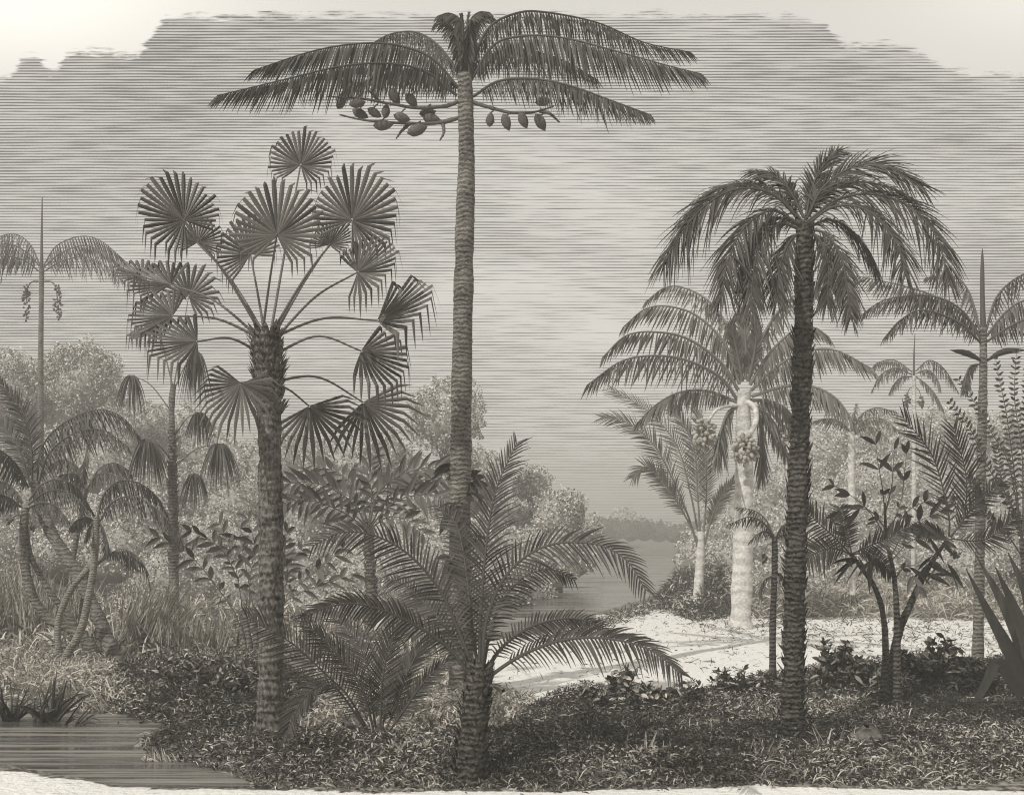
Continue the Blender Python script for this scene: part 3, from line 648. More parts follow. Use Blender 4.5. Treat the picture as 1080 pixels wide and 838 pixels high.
# ------------------------------------------------------------------ dark shaggy palm, right
Y = gY(786)
th = Thing('shaggy_palm', 'dark palm with rough spiral-scarred trunk and dense drooping feathery crown', 'palm', wp(836, 786, Y))
th.part('trunk', trunk_mb([(835, 792), (838, 640), (843, 480), (847, 360), (849, 240)], Y, [10.2, 9.6, 8.7, 8.0, 7.4], 14, 150, .12, .10, 38, scales=700, scl=.13, scw=.10, sc_out=.3), M['bark_dark'])
for pts, dy, Lp, dr in (([(848, 238), (815, 205), (775, 200), (735, 225), (700, 278)], -.6, 34, .5), ([(848, 236), (822, 205), (790, 193), (750, 202), (722, 235)], .6, 32, .5), ([(848, 230), (832, 200), (815, 185), (794, 181)], .2, 22, .4),
        ([(847, 240), (815, 222), (785, 240), (768, 275), (760, 315)], -1.0, 30, .6), ([(846, 243), (822, 236), (803, 256), (794, 290), (793, 328)], -1.1, 26, .6), ([(847, 240), (818, 230), (792, 254), (780, 296)], .8, 28, .6),
        ([(850, 228), (856, 200), (866, 178), (884, 160)], .2, 24, .2), ([(851, 230), (868, 198), (896, 178), (930, 174), (972, 196)], -.4, 32, .25), ([(851, 230), (872, 204), (902, 192), (940, 198), (966, 212)], .7, 30, .4),
        ([(851, 234), (885, 210), (925, 205), (965, 222), (990, 255), (1000, 298)], -.7, 32, .5), ([(852, 236), (880, 218), (915, 222), (945, 255), (955, 290)], -1.2, 32, .5), ([(852, 240), (878, 232), (905, 250), (925, 285)], .9, 28, .6),
        ([(851, 242), (870, 246), (886, 268), (893, 300), (897, 336)], -1.0, 22, .5), ([(850, 243), (864, 252), (874, 280), (872, 320)], -.6, 22, .5), ([(846, 243), (832, 256), (822, 285), (820, 318)], -.7, 22, .5), ([(849, 236), (858, 214), (872, 200), (900, 188)], 1.2, 28, .3)):
    frond(th, pts, Y, dy, Lp * 1.25 * Y / F, M['leaf_dark'], 'feather', 66, .026, dr, .08, .018, tip=.55, segs=5, ang=42, fold=.3, Nrm=(.2 * rng.standard_normal(), -.8, .6), jit=.13)

# ------------------------------------------------------------------ pale-trunked palm with large fruit heads
Y = gY(662)
th = Thing('pale_palm', 'palm with smooth whitish trunk, layered arching fronds and round fruit heads', 'palm', wp(781, 662, Y))
th.part('trunk', trunk_mb([(781, 664), (784, 560), (785, 480), (784, 430), (785, 412)], Y, [10.5, 10.5, 10.5, 9.5, 7], 16, 60, .02, .01, 20, flare=1.35), M['bark_pale'])
for pts, dy, Lp, mode in (([(778, 422), (760, 398), (725, 380), (690, 375), (655, 381), (619, 406)], -3.0, 30, 'hang'), ([(779, 412), (760, 382), (725, 357), (690, 350), (660, 354), (636, 376)], -1.5, 26, 'hang'),
        ([(780, 405), (764, 362), (735, 333), (705, 323), (680, 326), (658, 344)], .5, 26, 'hang'), ([(782, 400), (770, 350), (748, 318), (720, 303), (700, 304), (681, 318)], 2.5, 22, 'hang'),
        ([(786, 400), (787, 370), (785, 345), (783, 329)], .0, 24, 'feather'), ([(783, 402), (777, 370), (772, 345), (779, 332)], -.8, 15, 'feather'), ([(789, 402), (796, 370), (797, 345), (789, 333)], -.8, 15, 'feather'),
        ([(790, 400), (806, 352), (828, 320), (852, 306), (872, 314)], 1.5, 24, 'hang'), ([(791, 406), (812, 372), (838, 348), (858, 345), (873, 354)], -.5, 24, 'hang'), ([(792, 412), (815, 390), (845, 372), (880, 369), (919, 388)], -1.8, 26, 'hang'),
        ([(793, 418), (825, 408), (855, 407), (882, 420), (902, 447)], -2.2, 26, 'hang'), ([(792, 422), (815, 424), (835, 438), (850, 475)], .8, 24, 'hang'), ([(778, 424), (745, 412), (715, 414), (690, 428), (672, 446)], 1.0, 22, 'hang'),
        ([(779, 428), (768, 435), (760, 455), (756, 480)], -1.2, 36, 'hang'), ([(790, 428), (800, 436), (804, 460), (803, 500)], 1.0, 34, 'hang'), ([(792, 426), (808, 436), (822, 455), (832, 482)], .8, 26, 'hang')):
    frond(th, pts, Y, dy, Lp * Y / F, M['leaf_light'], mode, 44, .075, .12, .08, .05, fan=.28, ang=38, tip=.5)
fruit_bunch(th, (743, 458), Y, 26, 32, 90, M['fruit'], [(783, 428), (770, 428), (756, 432), (747, 444)], .05, 4.4, dy=-.8)
fruit_bunch(th, (786, 474), Y, 27, 34, 110, M['fruit'], [(780, 432), (788, 424), (797, 432), (796, 448), (788, 462)], .09, 4.4, dy=-.9)
fruit_bunch(th, (825, 460), Y, 20, 24, 60, M['fruit'], [(790, 426), (806, 430), (818, 440), (824, 450)], .04, 4.0, dy=.5)

# ------------------------------------------------------------------ pale-stemmed upright palm
Y = gY(648)
th = Thing('upright_palm', 'short palm left of the whitish trunk, upright curving fronds, one hanging fruit', 'palm', wp(736, 648, Y))
th.part('trunk', trunk_mb([(735, 650), (737, 615), (739, 580), (739, 560)], Y, [6, 5.2, 4.8, 4], 12, 40, .03, .03, 20, flare=1.4), M['bark_pale'])
for pts, dy, Lp in (([(736, 576), (722, 534), (692, 472), (660, 445), (634, 440)], -1.2, 24), ([(738, 572), (729, 523), (714, 470), (684, 434), (643, 410)], 1.5, 22), ([(739, 572), (736, 523), (731, 470), (708, 426)], -.6, 24),
        ([(741, 572), (745, 523), (744, 470), (734, 432)], .8, 22), ([(737, 574), (725, 548), (703, 512), (682, 492), (667, 504)], -1.8, 22), ([(743, 574), (752, 542), (762, 522), (774, 506)], -.8, 16)):
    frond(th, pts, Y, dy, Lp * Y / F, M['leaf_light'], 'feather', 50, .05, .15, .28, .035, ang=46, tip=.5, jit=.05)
fruit_bunch(th, (759, 607), Y, 9, 30, 40, M['leaf_light'], [(741, 590), (748, 583), (755, 588), (759, 600)], .025, 3.6)

# ------------------------------------------------------------------ small and thin palms on the right
Y = gY(728)
th = Thing('thin_palm', 'dark pole-thin palm with sparse fronds, just left of the shaggy trunk', 'palm', wp(815, 728, Y))
th.part('trunk', trunk_mb([(815, 730), (815, 660), (817, 600), (817, 566)], Y, [4, 3.5, 3.2, 3], 10, 60, .03, .08, 40), M['bark_dark'])
for pts, dy, Lp in (([(817, 568), (806, 552), (790, 545), (768, 553)], -.5, 12), ([(817, 568), (808, 548), (795, 538), (778, 535)], .5, 12), ([(818, 568), (824, 556), (832, 552), (838, 560)], -.4, 12), ([(817, 570), (808, 560), (798, 564), (790, 572)], -.7, 10), ([(816, 608), (808, 610), (803, 618), (802, 630)], -.3, 9), ([(818, 568), (828, 564), (834, 574), (836, 590)], .4, 11), ([(817, 604), (824, 606), (829, 616)], .2, 9)):
    frond(th, pts, Y, dy, Lp * Y / F, M['leaf_dark'], 'hang', 16, .03, .1, .15, .016, fan=.4, jit=.15)
fruit_bunch(th, (806, 588), Y, 6, 12, 14, M['leaf'], [(816, 575), (810, 574), (806, 582)], .01, 3)
Y = gY(650)
th = Thing('stilt_palm', 'small palm with pale stem on splayed stilt roots in front of the wooded slope', 'palm', wp(899, 650, Y))
th.part('trunk', trunk_mb([(899, 628), (899, 560), (898, 500), (898, 455)], Y, [3.4, 4.2, 3.8, 3.2], 10, 50, .02, .04, 30, flare=1.0), M['bark_pale'])
for k in range(9):
    mb = MB(); a = k * 2 * math.pi / 9; q = 15 * Y / F; b0 = wp(899, 627, Y); e = wp(899, 650, Y) + [math.cos(a) * q, math.sin(a) * q, -.05]
    tube(mb, spline([b0 + [0, 0, .1], b0 * .55 + e * .45 + [math.cos(a) * .04, math.sin(a) * .04, .1], e], 8), .022, 6, .5); th.part('stilt_root', mb, M['bark_mid'])
for pts, dy, Lp in (([(900, 456), (908, 438), (924, 430), (945, 434)], 1, 12), ([(900, 457), (914, 442), (932, 442), (948, 454)], -1, 12), ([(901, 458), (912, 450), (924, 452), (936, 462)], -1.5, 12), ([(897, 456), (888, 446), (874, 441), (858, 444)], -.6, 10), ([(898, 455), (900, 440), (903, 426)], .2, 6), ([(896, 456), (884, 436), (866, 424), (848, 420)], 1.5, 12)):
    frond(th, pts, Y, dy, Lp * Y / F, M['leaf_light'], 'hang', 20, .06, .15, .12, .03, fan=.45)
Y = 46.0
th = Thing('spear_palm', 'distant pole-like palm with spear and fruit, between shaggy and tall right palms', 'palm', np.array([wp(963, 560, Y)[0], Y, float(hgt(wp(963, 560, Y)[0], Y))]))
th.part('trunk', trunk_mb([(963, 625), (964, 500), (964, 440), (964, 396)], Y, [2.6, 2.4, 2.2, 2.0], 8, 50, .02, .08, 40), M['bark_pale'])
mb = MB(); tube(mb, path([(964, 398), (964, 375), (965, 352)], Y, 0, 8), np.linspace(1.4, .4, 8) / F * Y, 6, .5); th.part('spear_leaf', mb, M['leaf'])
for pts, dy, Lp in (([(962, 392), (944, 380), (926, 382), (918, 390)], 1.4, 12), ([(962, 395), (944, 388), (928, 396), (920, 411)], -.8, 13), ([(962, 397), (950, 398), (942, 406), (938, 414)], -1.4, 11), ([(966, 391), (980, 380), (996, 389), (1010, 412)], 1.0, 13), ([(966, 394), (978, 390), (988, 398), (992, 411)], -1.2, 11), ([(966, 397), (978, 406), (988, 418), (995, 432)], -.9, 11)):
    frond(th, pts, Y, dy, Lp * Y / F, M['leaf'], 'hang', 24, .07, .15, .1, .03, fan=.3)
fruit_bunch(th, (957, 422), Y, 7, 18, 26, M['leaf_light'], [(963, 408), (959, 410), (957, 416)], .02, 2.4)
fruit_bunch(th, (971, 424), Y, 7, 18, 26, M['leaf_light'], [(965, 408), (969, 411), (971, 417)], .02, 2.4)
Y = gY(702)
th = Thing('tall_palm', 'tall slender palm with spear leaf and two pod-like sheaths at the right frame edge', 'palm', wp(1032, 702, Y))
th.part('trunk', trunk_mb([(1031, 704), (1033, 600), (1035, 480), (1037, 400), (1037, 345)], Y, [5.5, 5, 4.8, 4.6, 3.6], 10, 90, .02, .07, 60), M['bark_ring'])
mb = MB(); tube(mb, path([(1037, 350), (1036, 310), (1036, 262)], Y, 0, 14), np.array([3, 3, 3, 2.8, 2.6, 2.5, 2.4, 2.4, 2.3, 2.2, 2, 1.6, 1.2, .3]) / F * Y, 7, .5); th.part('spear_leaf', mb, M['leaf'])
for pts, dy, Lp in (([(1036, 358), (1020, 336), (987, 313), (947, 300), (898, 290)], 1.4, 24), ([(1036, 360), (1014, 327), (981, 312), (934, 316), (903, 336)], -.9, 22), ([(1036, 363), (1011, 340), (974, 327), (950, 337), (931, 358)], -1.8, 20), ([(1034, 350), (1022, 308), (1004, 290), (976, 293)], 1.9, 20),
        ([(1040, 348), (1052, 312), (1078, 290), (1112, 282), (1140, 300)], 1.2, 24), ([(1040, 355), (1062, 328), (1085, 316), (1120, 320), (1145, 345)], -.8, 24), ([(1041, 360), (1066, 344), (1088, 336), (1115, 344), (1135, 365)], -1.8, 22), ([(1033, 384), (1024, 386), (1019, 396), (1017, 412)], -.4, 16)):
    frond(th, pts, Y, dy, Lp * Y / F, M['leaf'], 'hang', 44, .05, .15, .07, .026, fan=.35)
for pts in ([(1036, 381), (1021, 373), (1002, 369)], [(1041, 380), (1058, 371), (1083, 369)]):
    mb = MB(); P = path(pts, Y, -.3, 12); tube(mb, P, np.array([1.2, 1.6, 2.2, 2.8, 3.2, 3.4, 3.3, 3.0, 2.5, 1.8, 1.0, .3]) / F * Y, 8, .3); th.part('flower_sheath', mb, M['leaf_dark'])

# ------------------------------------------------------------------ broad-leaved plants
def sprig(th, pts, Y, dy, L, w, n, mat, r=.012, ang=50, droop=.25, t0=.25, name='branch', sides=(-1, 1), jit=.22, N=(0, -1, .3)):
    frond(th, pts, Y, dy, L, mat, 'feather', n, w, droop, t0, r, prof='ell', ang=ang, segs=6, fold=.45, tip=.75, jit=jit, name=name, sides=sides, Nrm=N)
Y = gY(700)
th = Thing('broadleaf_shrub', 'open shrub with long stems of oval leaves, left of the large fan trunk', 'shrub', wp(262, 700, Y), 'broad-leaved shrubs')
s_ = Y / F
mb = MB()
for q in ([(262, 702), (258, 680), (254, 660)], [(266, 702), (262, 670), (257, 640)], [(270, 702), (270, 670), (268, 640)], [(275, 702), (280, 660), (286, 636)]): tube(mb, path(q, Y, 0, 8), np.linspace(4, 2, 8) * s_, 7, .5)
th.part('stem', mb, M['bark_mid'])
for pts, dy, n in (([(254, 662), (245, 641), (228, 618), (208, 593), (193, 580), (168, 567)], -.6, 8), ([(256, 645), (250, 605), (242, 578), (232, 552)], .4, 8), ([(252, 612), (238, 585), (222, 570), (202, 560)], -.9, 7), ([(268, 645), (258, 590), (253, 565), (256, 545)], .9, 7), ([(262, 650), (264, 610), (268, 575), (262, 548)], -.3, 7),
                   ([(286, 640), (303, 612), (300, 585), (303, 562)], -.9, 8), ([(287, 640), (308, 622), (336, 600), (362, 578)], -1.1, 7), ([(287, 643), (318, 624), (345, 614), (372, 606)], .8, 6), ([(286, 625), (300, 598), (318, 580)], .5, 6)):
    sprig(th, pts, Y, dy, 22 * s_, 5.6 * s_, n, M['leaf'])
Y = 24.5
th = Thing('broadleaf_palm', 'short-trunked palm with wide-leafleted fronds, between the two large trunks', 'palm', wp(391, 682, Y), 'broad-leaved shrubs')
s_ = Y / F
th.part('trunk', trunk_mb([(390, 684), (392, 630), (390, 590), (388, 552)], Y, [6, 5.4, 5, 4], 12, 50, .05, .04, 30, scales=160, scl=.16, scw=.1, sc_out=.35), M['bark_mid'])
for pts, dy, n, Lp in (([(387, 555), (372, 530), (345, 513), (318, 508), (292, 512)], -.8, 14, 30), ([(386, 557), (362, 540), (330, 528), (300, 530)], -1.6, 12, 26), ([(388, 553), (380, 525), (360, 500), (330, 490)], .8, 12, 28), ([(390, 553), (398, 522), (416, 504), (444, 494), (474, 492)], -.6, 14, 28),
                       ([(391, 555), (412, 532), (438, 522), (466, 526), (482, 540)], -1.4, 13, 28), ([(391, 554), (406, 528), (430, 508), (470, 506)], 1.2, 12, 28), ([(389, 552), (392, 520), (388, 496), (396, 478)], .2, 9, 24), ([(392, 556), (410, 545), (430, 548), (446, 562)], -1, 9, 24)):
    sprig(th, pts, Y, dy, Lp * s_, 5.6 * s_, n, M['leaf'], .02, 55, .15, .15, 'frond', jit=.16)
Y = 18.8
th = Thing('climbing_vine', 'leafy climber coiled on the nut palm trunk above the short palm crown', 'vine', wp(487, 560 + F * 2.5 / Y, Y) * [1, 1, 0])
mb = MB(); Yv = 17.6
a = np.linspace(0, 9 * math.pi, 90); zz = np.linspace(0.02, 1, 90); q = 12 / F * Yv
C = np.stack([wp(486, 560, Yv)[0] + np.cos(a) * q, Yv + np.sin(a) * q, zz * wp(486, 488, Yv)[2]], 1)
tube(mb, C, .014, 5, .5); th.part('stem', mb, M['stalk'])
mb = MB(); k = rng.integers(50, 90, 46); B_ = C[k]; O_ = nrm(B_ - np.stack([np.full(46, wp(486, 560, Yv)[0]), np.full(46, Yv), B_[:, 2]], 1))
blades(mb, B_, O_ + rng.standard_normal((46, 3)) * .6, .34, .12, .3, 6, 'ell', fold=.4); th.part('leaves', mb, M['leaf_dark'])

Y = gY(756)
th = Thing('broadleaf_shrub', 'upright shrub stem with oval and spear-shaped leaves, middle of the right clump', 'shrub', wp(946, 756, Y), 'right clump')
s_ = Y / F
mb = MB()
tube(mb, path([(947, 768), (946, 700), (946, 654), (943, 608), (935, 568), (933, 530)], Y, 0, 30), np.linspace(5.5, 1.2, 30) * s_, 8, .4, True, .05)
th.part('stem', mb, M['bark_dark'])
for pts, dy, n, Lp in (([(934, 545), (930, 510), (926, 488), (924, 468)], -.2, 4, 26), ([(934, 540), (940, 515), (942, 495), (943, 474)], .1, 4, 22), ([(938, 560), (950, 530), (954, 498), (956, 478)], .2, 4, 20), ([(937, 575), (926, 552), (908, 530), (880, 512)], -.5, 6, 22), ([(936, 560), (920, 540), (905, 536), (888, 540)], -.3, 5, 20),
                       ([(940, 585), (955, 560), (972, 548), (992, 540)], -.6, 7, 24), ([(938, 570), (956, 540), (980, 528), (1002, 528)], .5, 7, 24), ([(941, 590), (958, 572), (975, 566), (994, 572)], -.2, 6, 22), ([(944, 610), (952, 600), (962, 605), (968, 618)], -.3, 5, 20)):
    sprig(th, pts, Y, dy, Lp * s_ * 1.1, 6.0 * s_, max(3, n - 2), M['leaf'], .01, 42, .2, .3)
th = Thing('slender_palm', 'left stem of the right clump, bending left to spreading comb-like fronds', 'palm', wp(929, 754, Y), 'right clump')
mb = MB(); tube(mb, path([(929, 758), (934, 690), (931, 646), (922, 618), (908, 598), (897, 583)], Y, -.2, 30), np.linspace(4.5, 2, 30) * s_, 8, .4, True, .05); th.part('trunk', mb, M['bark_dark'])
for pts, dy, Lp in (([(897, 584), (880, 566), (862, 550), (843, 530)], -.4, 24), ([(897, 584), (880, 578), (862, 582), (843, 596)], -.8, 26), ([(898, 583), (893, 560), (886, 535)], .5, 20), ([(900, 583), (918, 575), (936, 568), (958, 555)], -.4, 22), ([(899, 584), (915, 584), (930, 592), (940, 604)], .6, 18)):
    frond(th, pts, Y - .2, dy, Lp * s_, M['leaf_dark'], 'feather', 22, .035, .12, .12, .012, ang=62, tip=.6, jit=.05)
mb = MB(); O_ = rng.standard_normal((10, 3)) * [1, .6, .5] - [0, 0, .5]
blades(mb, np.repeat(wp(905, 590, Y - .2)[None], 10, 0) + rng.standard_normal((10, 3)) * [.12, .08, .03], O_, .36, .075, .3, 6, 'ell', fold=.4); th.part('leaves', mb, M['leaf_dark'])
th = Thing('slender_palm', 'right stem of the right clump, bending right to tall comb-like fronds', 'palm', wp(948, 752, Y + .2), 'right clump')
mb = MB(); tube(mb, path([(941, 758), (942, 700), (949, 663), (966, 625), (983, 592), (1000, 568)], Y + .2, .1, 30), np.linspace(6.5, 2, 30) * s_, 8, .4, True, .05); th.part('trunk', mb, M['bark_dark'])
for pts, dy, Lp in (([(1002, 566), (1016, 546), (1019, 503), (1006, 452)], .2, 34), ([(1001, 566), (1000, 540), (984, 482), (953, 440)], -.3, 34), ([(1003, 566), (1022, 540), (1040, 522), (1056, 508)], .6, 24), ([(1003, 568), (1031, 570), (1050, 563), (1070, 545)], .5, 28), ([(1000, 568), (985, 560), (965, 558)], -.6, 18)):
    frond(th, pts, Y + .2, dy, Lp * s_, M['leaf_dark'], 'feather', 24, .036, .06, .12, .014, ang=48, tip=.6, jit=.05)
mb = MB(); n_ = 13; O_ = rng.standard_normal((n_, 3)) * [1, .6, .5] + [.3, 0, -.4]
blades(mb, np.array([wp(x, y, Y + .05) for x, y in zip(rng.uniform(958, 1004, n_), rng.uniform(585, 606, n_))]), O_, .36, .075, .2, 6, 'ell', fold=.4); th.part('leaves', mb, M['leaf_dark'])
fruit_bunch(th, (1008, 584), Y, 9, 9, 26, M['leaf'], [(995, 580), (1002, 578), (1007, 582)], .01, 2.6)

Y = 19.0
th = Thing('fern_shrub', 'tall shrub of wand-like branches with tiny paired leaves at the right edge', 'shrub', wp(1088, 560 + F * 2.5 / Y, Y))
s_ = Y / F
mb = MB(); tube(mb, path([(1088, 718), (1084, 640), (1078, 570)], Y, 0, 14), np.linspace(6, 3, 14) * s_, 8, .4, True, .06); th.part('stem', mb, M['bark_dark'])
for pts, dy in (([(1078, 570), (1070, 500), (1062, 440), (1055, 405), (1050, 378)], -.3), ([(1079, 565), (1078, 480), (1070, 420), (1072, 372)], .4), ([(1080, 580), (1067, 532), (1043, 494), (1021, 448), (1002, 424)], -.7), ([(1079, 570), (1064, 490), (1045, 455), (1031, 429), (1011, 400)], .6), ([(1080, 575), (1088, 500), (1082, 430), (1086, 380)], .1),
                ([(1080, 590), (1060, 560), (1040, 540), (1022, 500)], -.9), ([(1082, 600), (1074, 550), (1060, 520), (1050, 470)], .2), ([(1080, 585), (1098, 520), (1100, 440), (1110, 390)], .3)):
    frond(th, pts, Y, dy, 8 * s_, M['leaf_dark'], 'feather', 28, 3.0 * s_, .1, .2, .014, prof='ell', ang=70, segs=5, fold=.4, tip=.8, jit=.14, name='branch')

Y = gY(752)
th = Thing('sword_plant', 'large plant of broad pointed sword leaves, one bent over, at the right edge', 'plant', wp(1098, 752, Y))
s_ = Y / F
for pts, dy, wd in (([(1092, 745), (1072, 700), (1046, 652), (1019, 600)], -.3, 19), ([(1096, 742), (1082, 690), (1060, 640), (1031, 588)], .2, 22), ([(1100, 742), (1088, 690), (1070, 642), (1050, 598)], -.5, 24), ([(1102, 742), (1096, 690), (1084, 630), (1063, 582)], .3, 26),
                    ([(1104, 742), (1106, 680), (1102, 620), (1094, 570)], -.2, 26), ([(1108, 742), (1124, 690), (1138, 640), (1160, 600)], .1, 24), ([(1090, 748), (1070, 722), (1053, 698), (1042, 716), (1026, 748), (1008, 790)], -.9, 15), ([(1106, 746), (1120, 710), (1140, 690), (1160, 720)], -.7, 18)):
    mb = MB(); P = path(pts, Y, dy, 18); T_ = nrm(np.gradient(P, axis=0)); sd = nrm(np.cross(T_, np.array([.25, -1, .1]))); t = np.linspace(0, 1, 18)
    hw = (np.minimum(1, .4 + 1.8 * t) * np.clip(1.25 * (1 - t), .02, 1) ** .8) * wd * .56 * s_; nn = np.cross(sd, T_)
    th_ = 0.012
    V = np.stack([P - sd * hw[:, None], P - nn * hw[:, None] * .35, P + sd * hw[:, None], P + nn * (th_ - hw * .22)[:, None]], 1)
    i = np.arange(17)[:, None]; j = np.arange(4)[None]; k = (j + 1) % 4
    mb.add(V, np.stack([i * 4 + j, i * 4 + k, (i + 1) * 4 + k, (i + 1) * 4 + j], -1), rng.uniform(.1, .9)); th.part('sword_leaf', mb, M['sword'])

# ------------------------------------------------------------------ stones
def stone(label, px, py, Wpx, Hpx, mat):
    Y = gY(py); c = wp(px, py, Y); s = Y / F; k = 14; s2 = np.linspace(-.99, .99, 11); rad = np.sqrt(1 - s2 ** 2); a = np.arange(k) * 2 * math.pi / k
    D = np.stack([np.outer(rad, np.cos(a)), np.outer(rad, np.sin(a)), np.repeat(s2[:, None], k, 1)], -1)
    bump = 1 + .14 * np.sin(D[..., 0] * 4 + px) * np.cos(D[..., 2] * 5) + .08 * np.sin(D[..., 1] * 9 + D[..., 2] * 7)
    V = D * bump[..., None] * np.array([Wpx * .5, Wpx * .45, Hpx * .6]) * s + c + [0, 0, Hpx * .35 * s]
    i = np.arange(10)[:, None]; j = np.arange(k)[None]; q = (j + 1) % k; mb = MB()
    mb.add(V, np.stack([i * k + j, i * k + q, (i + 1) * k + q, (i + 1) * k + j], -1), .5, True)
    tag(link('stone', mb, mat, c), label, 'stone')
stone('pale mottled boulder sunk in the undergrowth below the right clump', 914, 798, 40, 34, M['stone'])
stone('small dark rounded stone beside the bent sword leaf', 1068, 753, 24, 20, M['bark_dark'])

# ------------------------------------------------------------------ undergrowth, bushes, reeds, grass
def inside(poly, n, seed=0):
    r = np.random.default_rng(seed); lo, hi = poly.min(0), poly.max(0); out = np.zeros((0, 2))
    while len(out) < n:
        p = lo + (hi - lo) * r.random((n * 2, 2)); out = np.vstack([out, p[sdist(poly, p[:, 0], p[:, 1]) < 0]])
    return out[:n]
def cover(name, label, cat, poly, n, L, w, mat, up=1.0, hi=0.25, prof='ell', droop=.35, segs=3, clump=1.2, seed=3, lean=None, zpow=1.0, dk=.60):
    p = inside(poly, n, seed); N = len(p); p = p + np.random.default_rng(seed + 77).normal(0, .10, p.shape)
    d = vnoise(p[:, 0] * clump + 9, p[:, 1] * clump, seed + 20) * .7 + .3 * vnoise(p[:, 0] * 3.1, p[:, 1] * 3.1, seed + 21)
    edge = sm(-sdist(poly, p[:, 0], p[:, 1]), 0, .5)
    z = hgt(p[:, 0], p[:, 1]) + hi * d * edge * rng.random(N) ** zpow
    D = rng.standard_normal((N, 3)) * [1, 1, .5] + [0, 0, up]
    if lean is not None: D = D + lean
    mb = MB(); blades(mb, np.c_[p, z], D, L * (.5 + rng.random(N)) * (.6 + .8 * d), w * (.6 + .8 * rng.random(N)), droop, segs, prof, None, .0, tone=np.clip((rng.random(N) - dk - .5 * (vnoise(p[:, 0] * .9 + 3, p[:, 1] * .6, seed + 40) - .5)) / .4, 0, 1) ** 1.3)
    o = link(name, mb, mat, np.array([p[:, 0].mean(), p[:, 1].mean(), 0])); tag(o, label, cat, kind='stuff')
NEAR = gpoly([(295, 829), (262, 818), (210, 801), (138, 788), (150, 776), (195, 768), (240, 776), (310, 784), (380, 786), (440, 782), (510, 770), (556, 745), (620, 738), (700, 734), (760, 728), (830, 712), (900, 704), (1000, 698), (1120, 698), (1260, 720), (1320, 818), (1090, 815), (1000, 826), (700, 829), (480, 830)])
cover('undergrowth', 'dense dark leafy undergrowth covering the near ground', 'undergrowth', NEAR, 210000, .085, .015, M['under'], .9, .40)
cover('undergrowth_grass', 'thin arching grass blades standing in the near undergrowth', 'grass', NEAR, 26000, .26, .011, M['grass'], 1.2, .12, 'lin', .6, 4, seed=13, dk=.45)
LEFT = gpoly([(118, 750), (105, 712), (150, 694), (210, 688), (270, 694), (330, 716), (335, 750), (280, 778), (200, 764)])
cover('undergrowth', 'dark matted bank of leaves between the pond and the fan palm', 'undergrowth', LEFT, 100000, .09, .016, M['under'], .9, .45, seed=5)
BANK = gpoly([(-260, 742), (-260, 690), (0, 684), (110, 690), (130, 712), (130, 748), (60, 744)])
cover('bank_grass', 'short pale grass on the pond bank below the leaning palms', 'grass', BANK, 16000, .34, .02, M['grass'], 1.6, .1, 'lin', .5, seed=6, dk=.3)
MID = gpoly([(318, 778), (320, 715), (350, 690), (440, 690), (500, 715), (560, 735), (560, 760), (500, 785), (400, 795)])
cover('clearing_grass', 'thin short grass around the stemless palm', 'grass', MID, 14000, .16, .022, M['grass'], .9, .05, 'lin', .4, seed=7, dk=.3)
cover('sand_tufts', 'sparse little tufts and twigs scattered over the bright sand', 'grass', SAND, 5200, .14, .02, M['under'], .30, .0, 'lin', .3, seed=8)
SANDEDGE = gpoly([(700, 642), (745, 646), (800, 652), (900, 650), (1150, 652), (1250, 690), (1000, 688), (880, 690), (800, 668), (740, 668)])
cover('sand_edge_tufts', 'broken rows of small tufts along the back of the bright sand', 'grass', SANDEDGE, 3600, .17, .026, M['under'], .35, .0, 'lin', .3, seed=14)
RIM = gpoly([(560, 676), (600, 661), (650, 646), (700, 630), (718, 622), (726, 632), (690, 646), (640, 662), (590, 678)])
cover('river_rim_tufts', 'rough tufts along the river rim of the sand', 'grass', RIM, 2200, .26, .03, M['under'], .6, .02, 'lin', .3, seed=15)
BACKL = gpoly([(-300, 690), (-300, 640), (0, 636), (200, 640), (330, 650), (470, 690), (420, 705), (340, 700), (250, 692), (120, 696)])
cover('back_scrub', 'pale scrub and grass under the trees behind the fan palms', 'scrub', BACKL, 22000, .5, .05, M['grass'], 1.3, .5, 'lin', .4, seed=9, dk=.3)
BACKR = gpoly([(735, 642), (760, 622), (850, 618), (1000, 620), (1300, 620), (1400, 650), (1200, 656), (1000, 654), (900, 652), (800, 654)])
cover('slope_scrub', 'pale scrub along the foot of the wooded slope', 'scrub', BACKR, 36000, .42, .04, M['grass'], 1.2, .8, 'lin', .4, seed=10, dk=.3)
RB = gpoly([(690, 640), (705, 618), (745, 606), (775, 612), (775, 648), (735, 655)])
cover('river_scrub', 'low bushy scrub on the river bank beside the upright palm', 'scrub', RB, 16000, .32, .045, M['under'], 1.0, 1.1, 'lin', .4, seed=11)

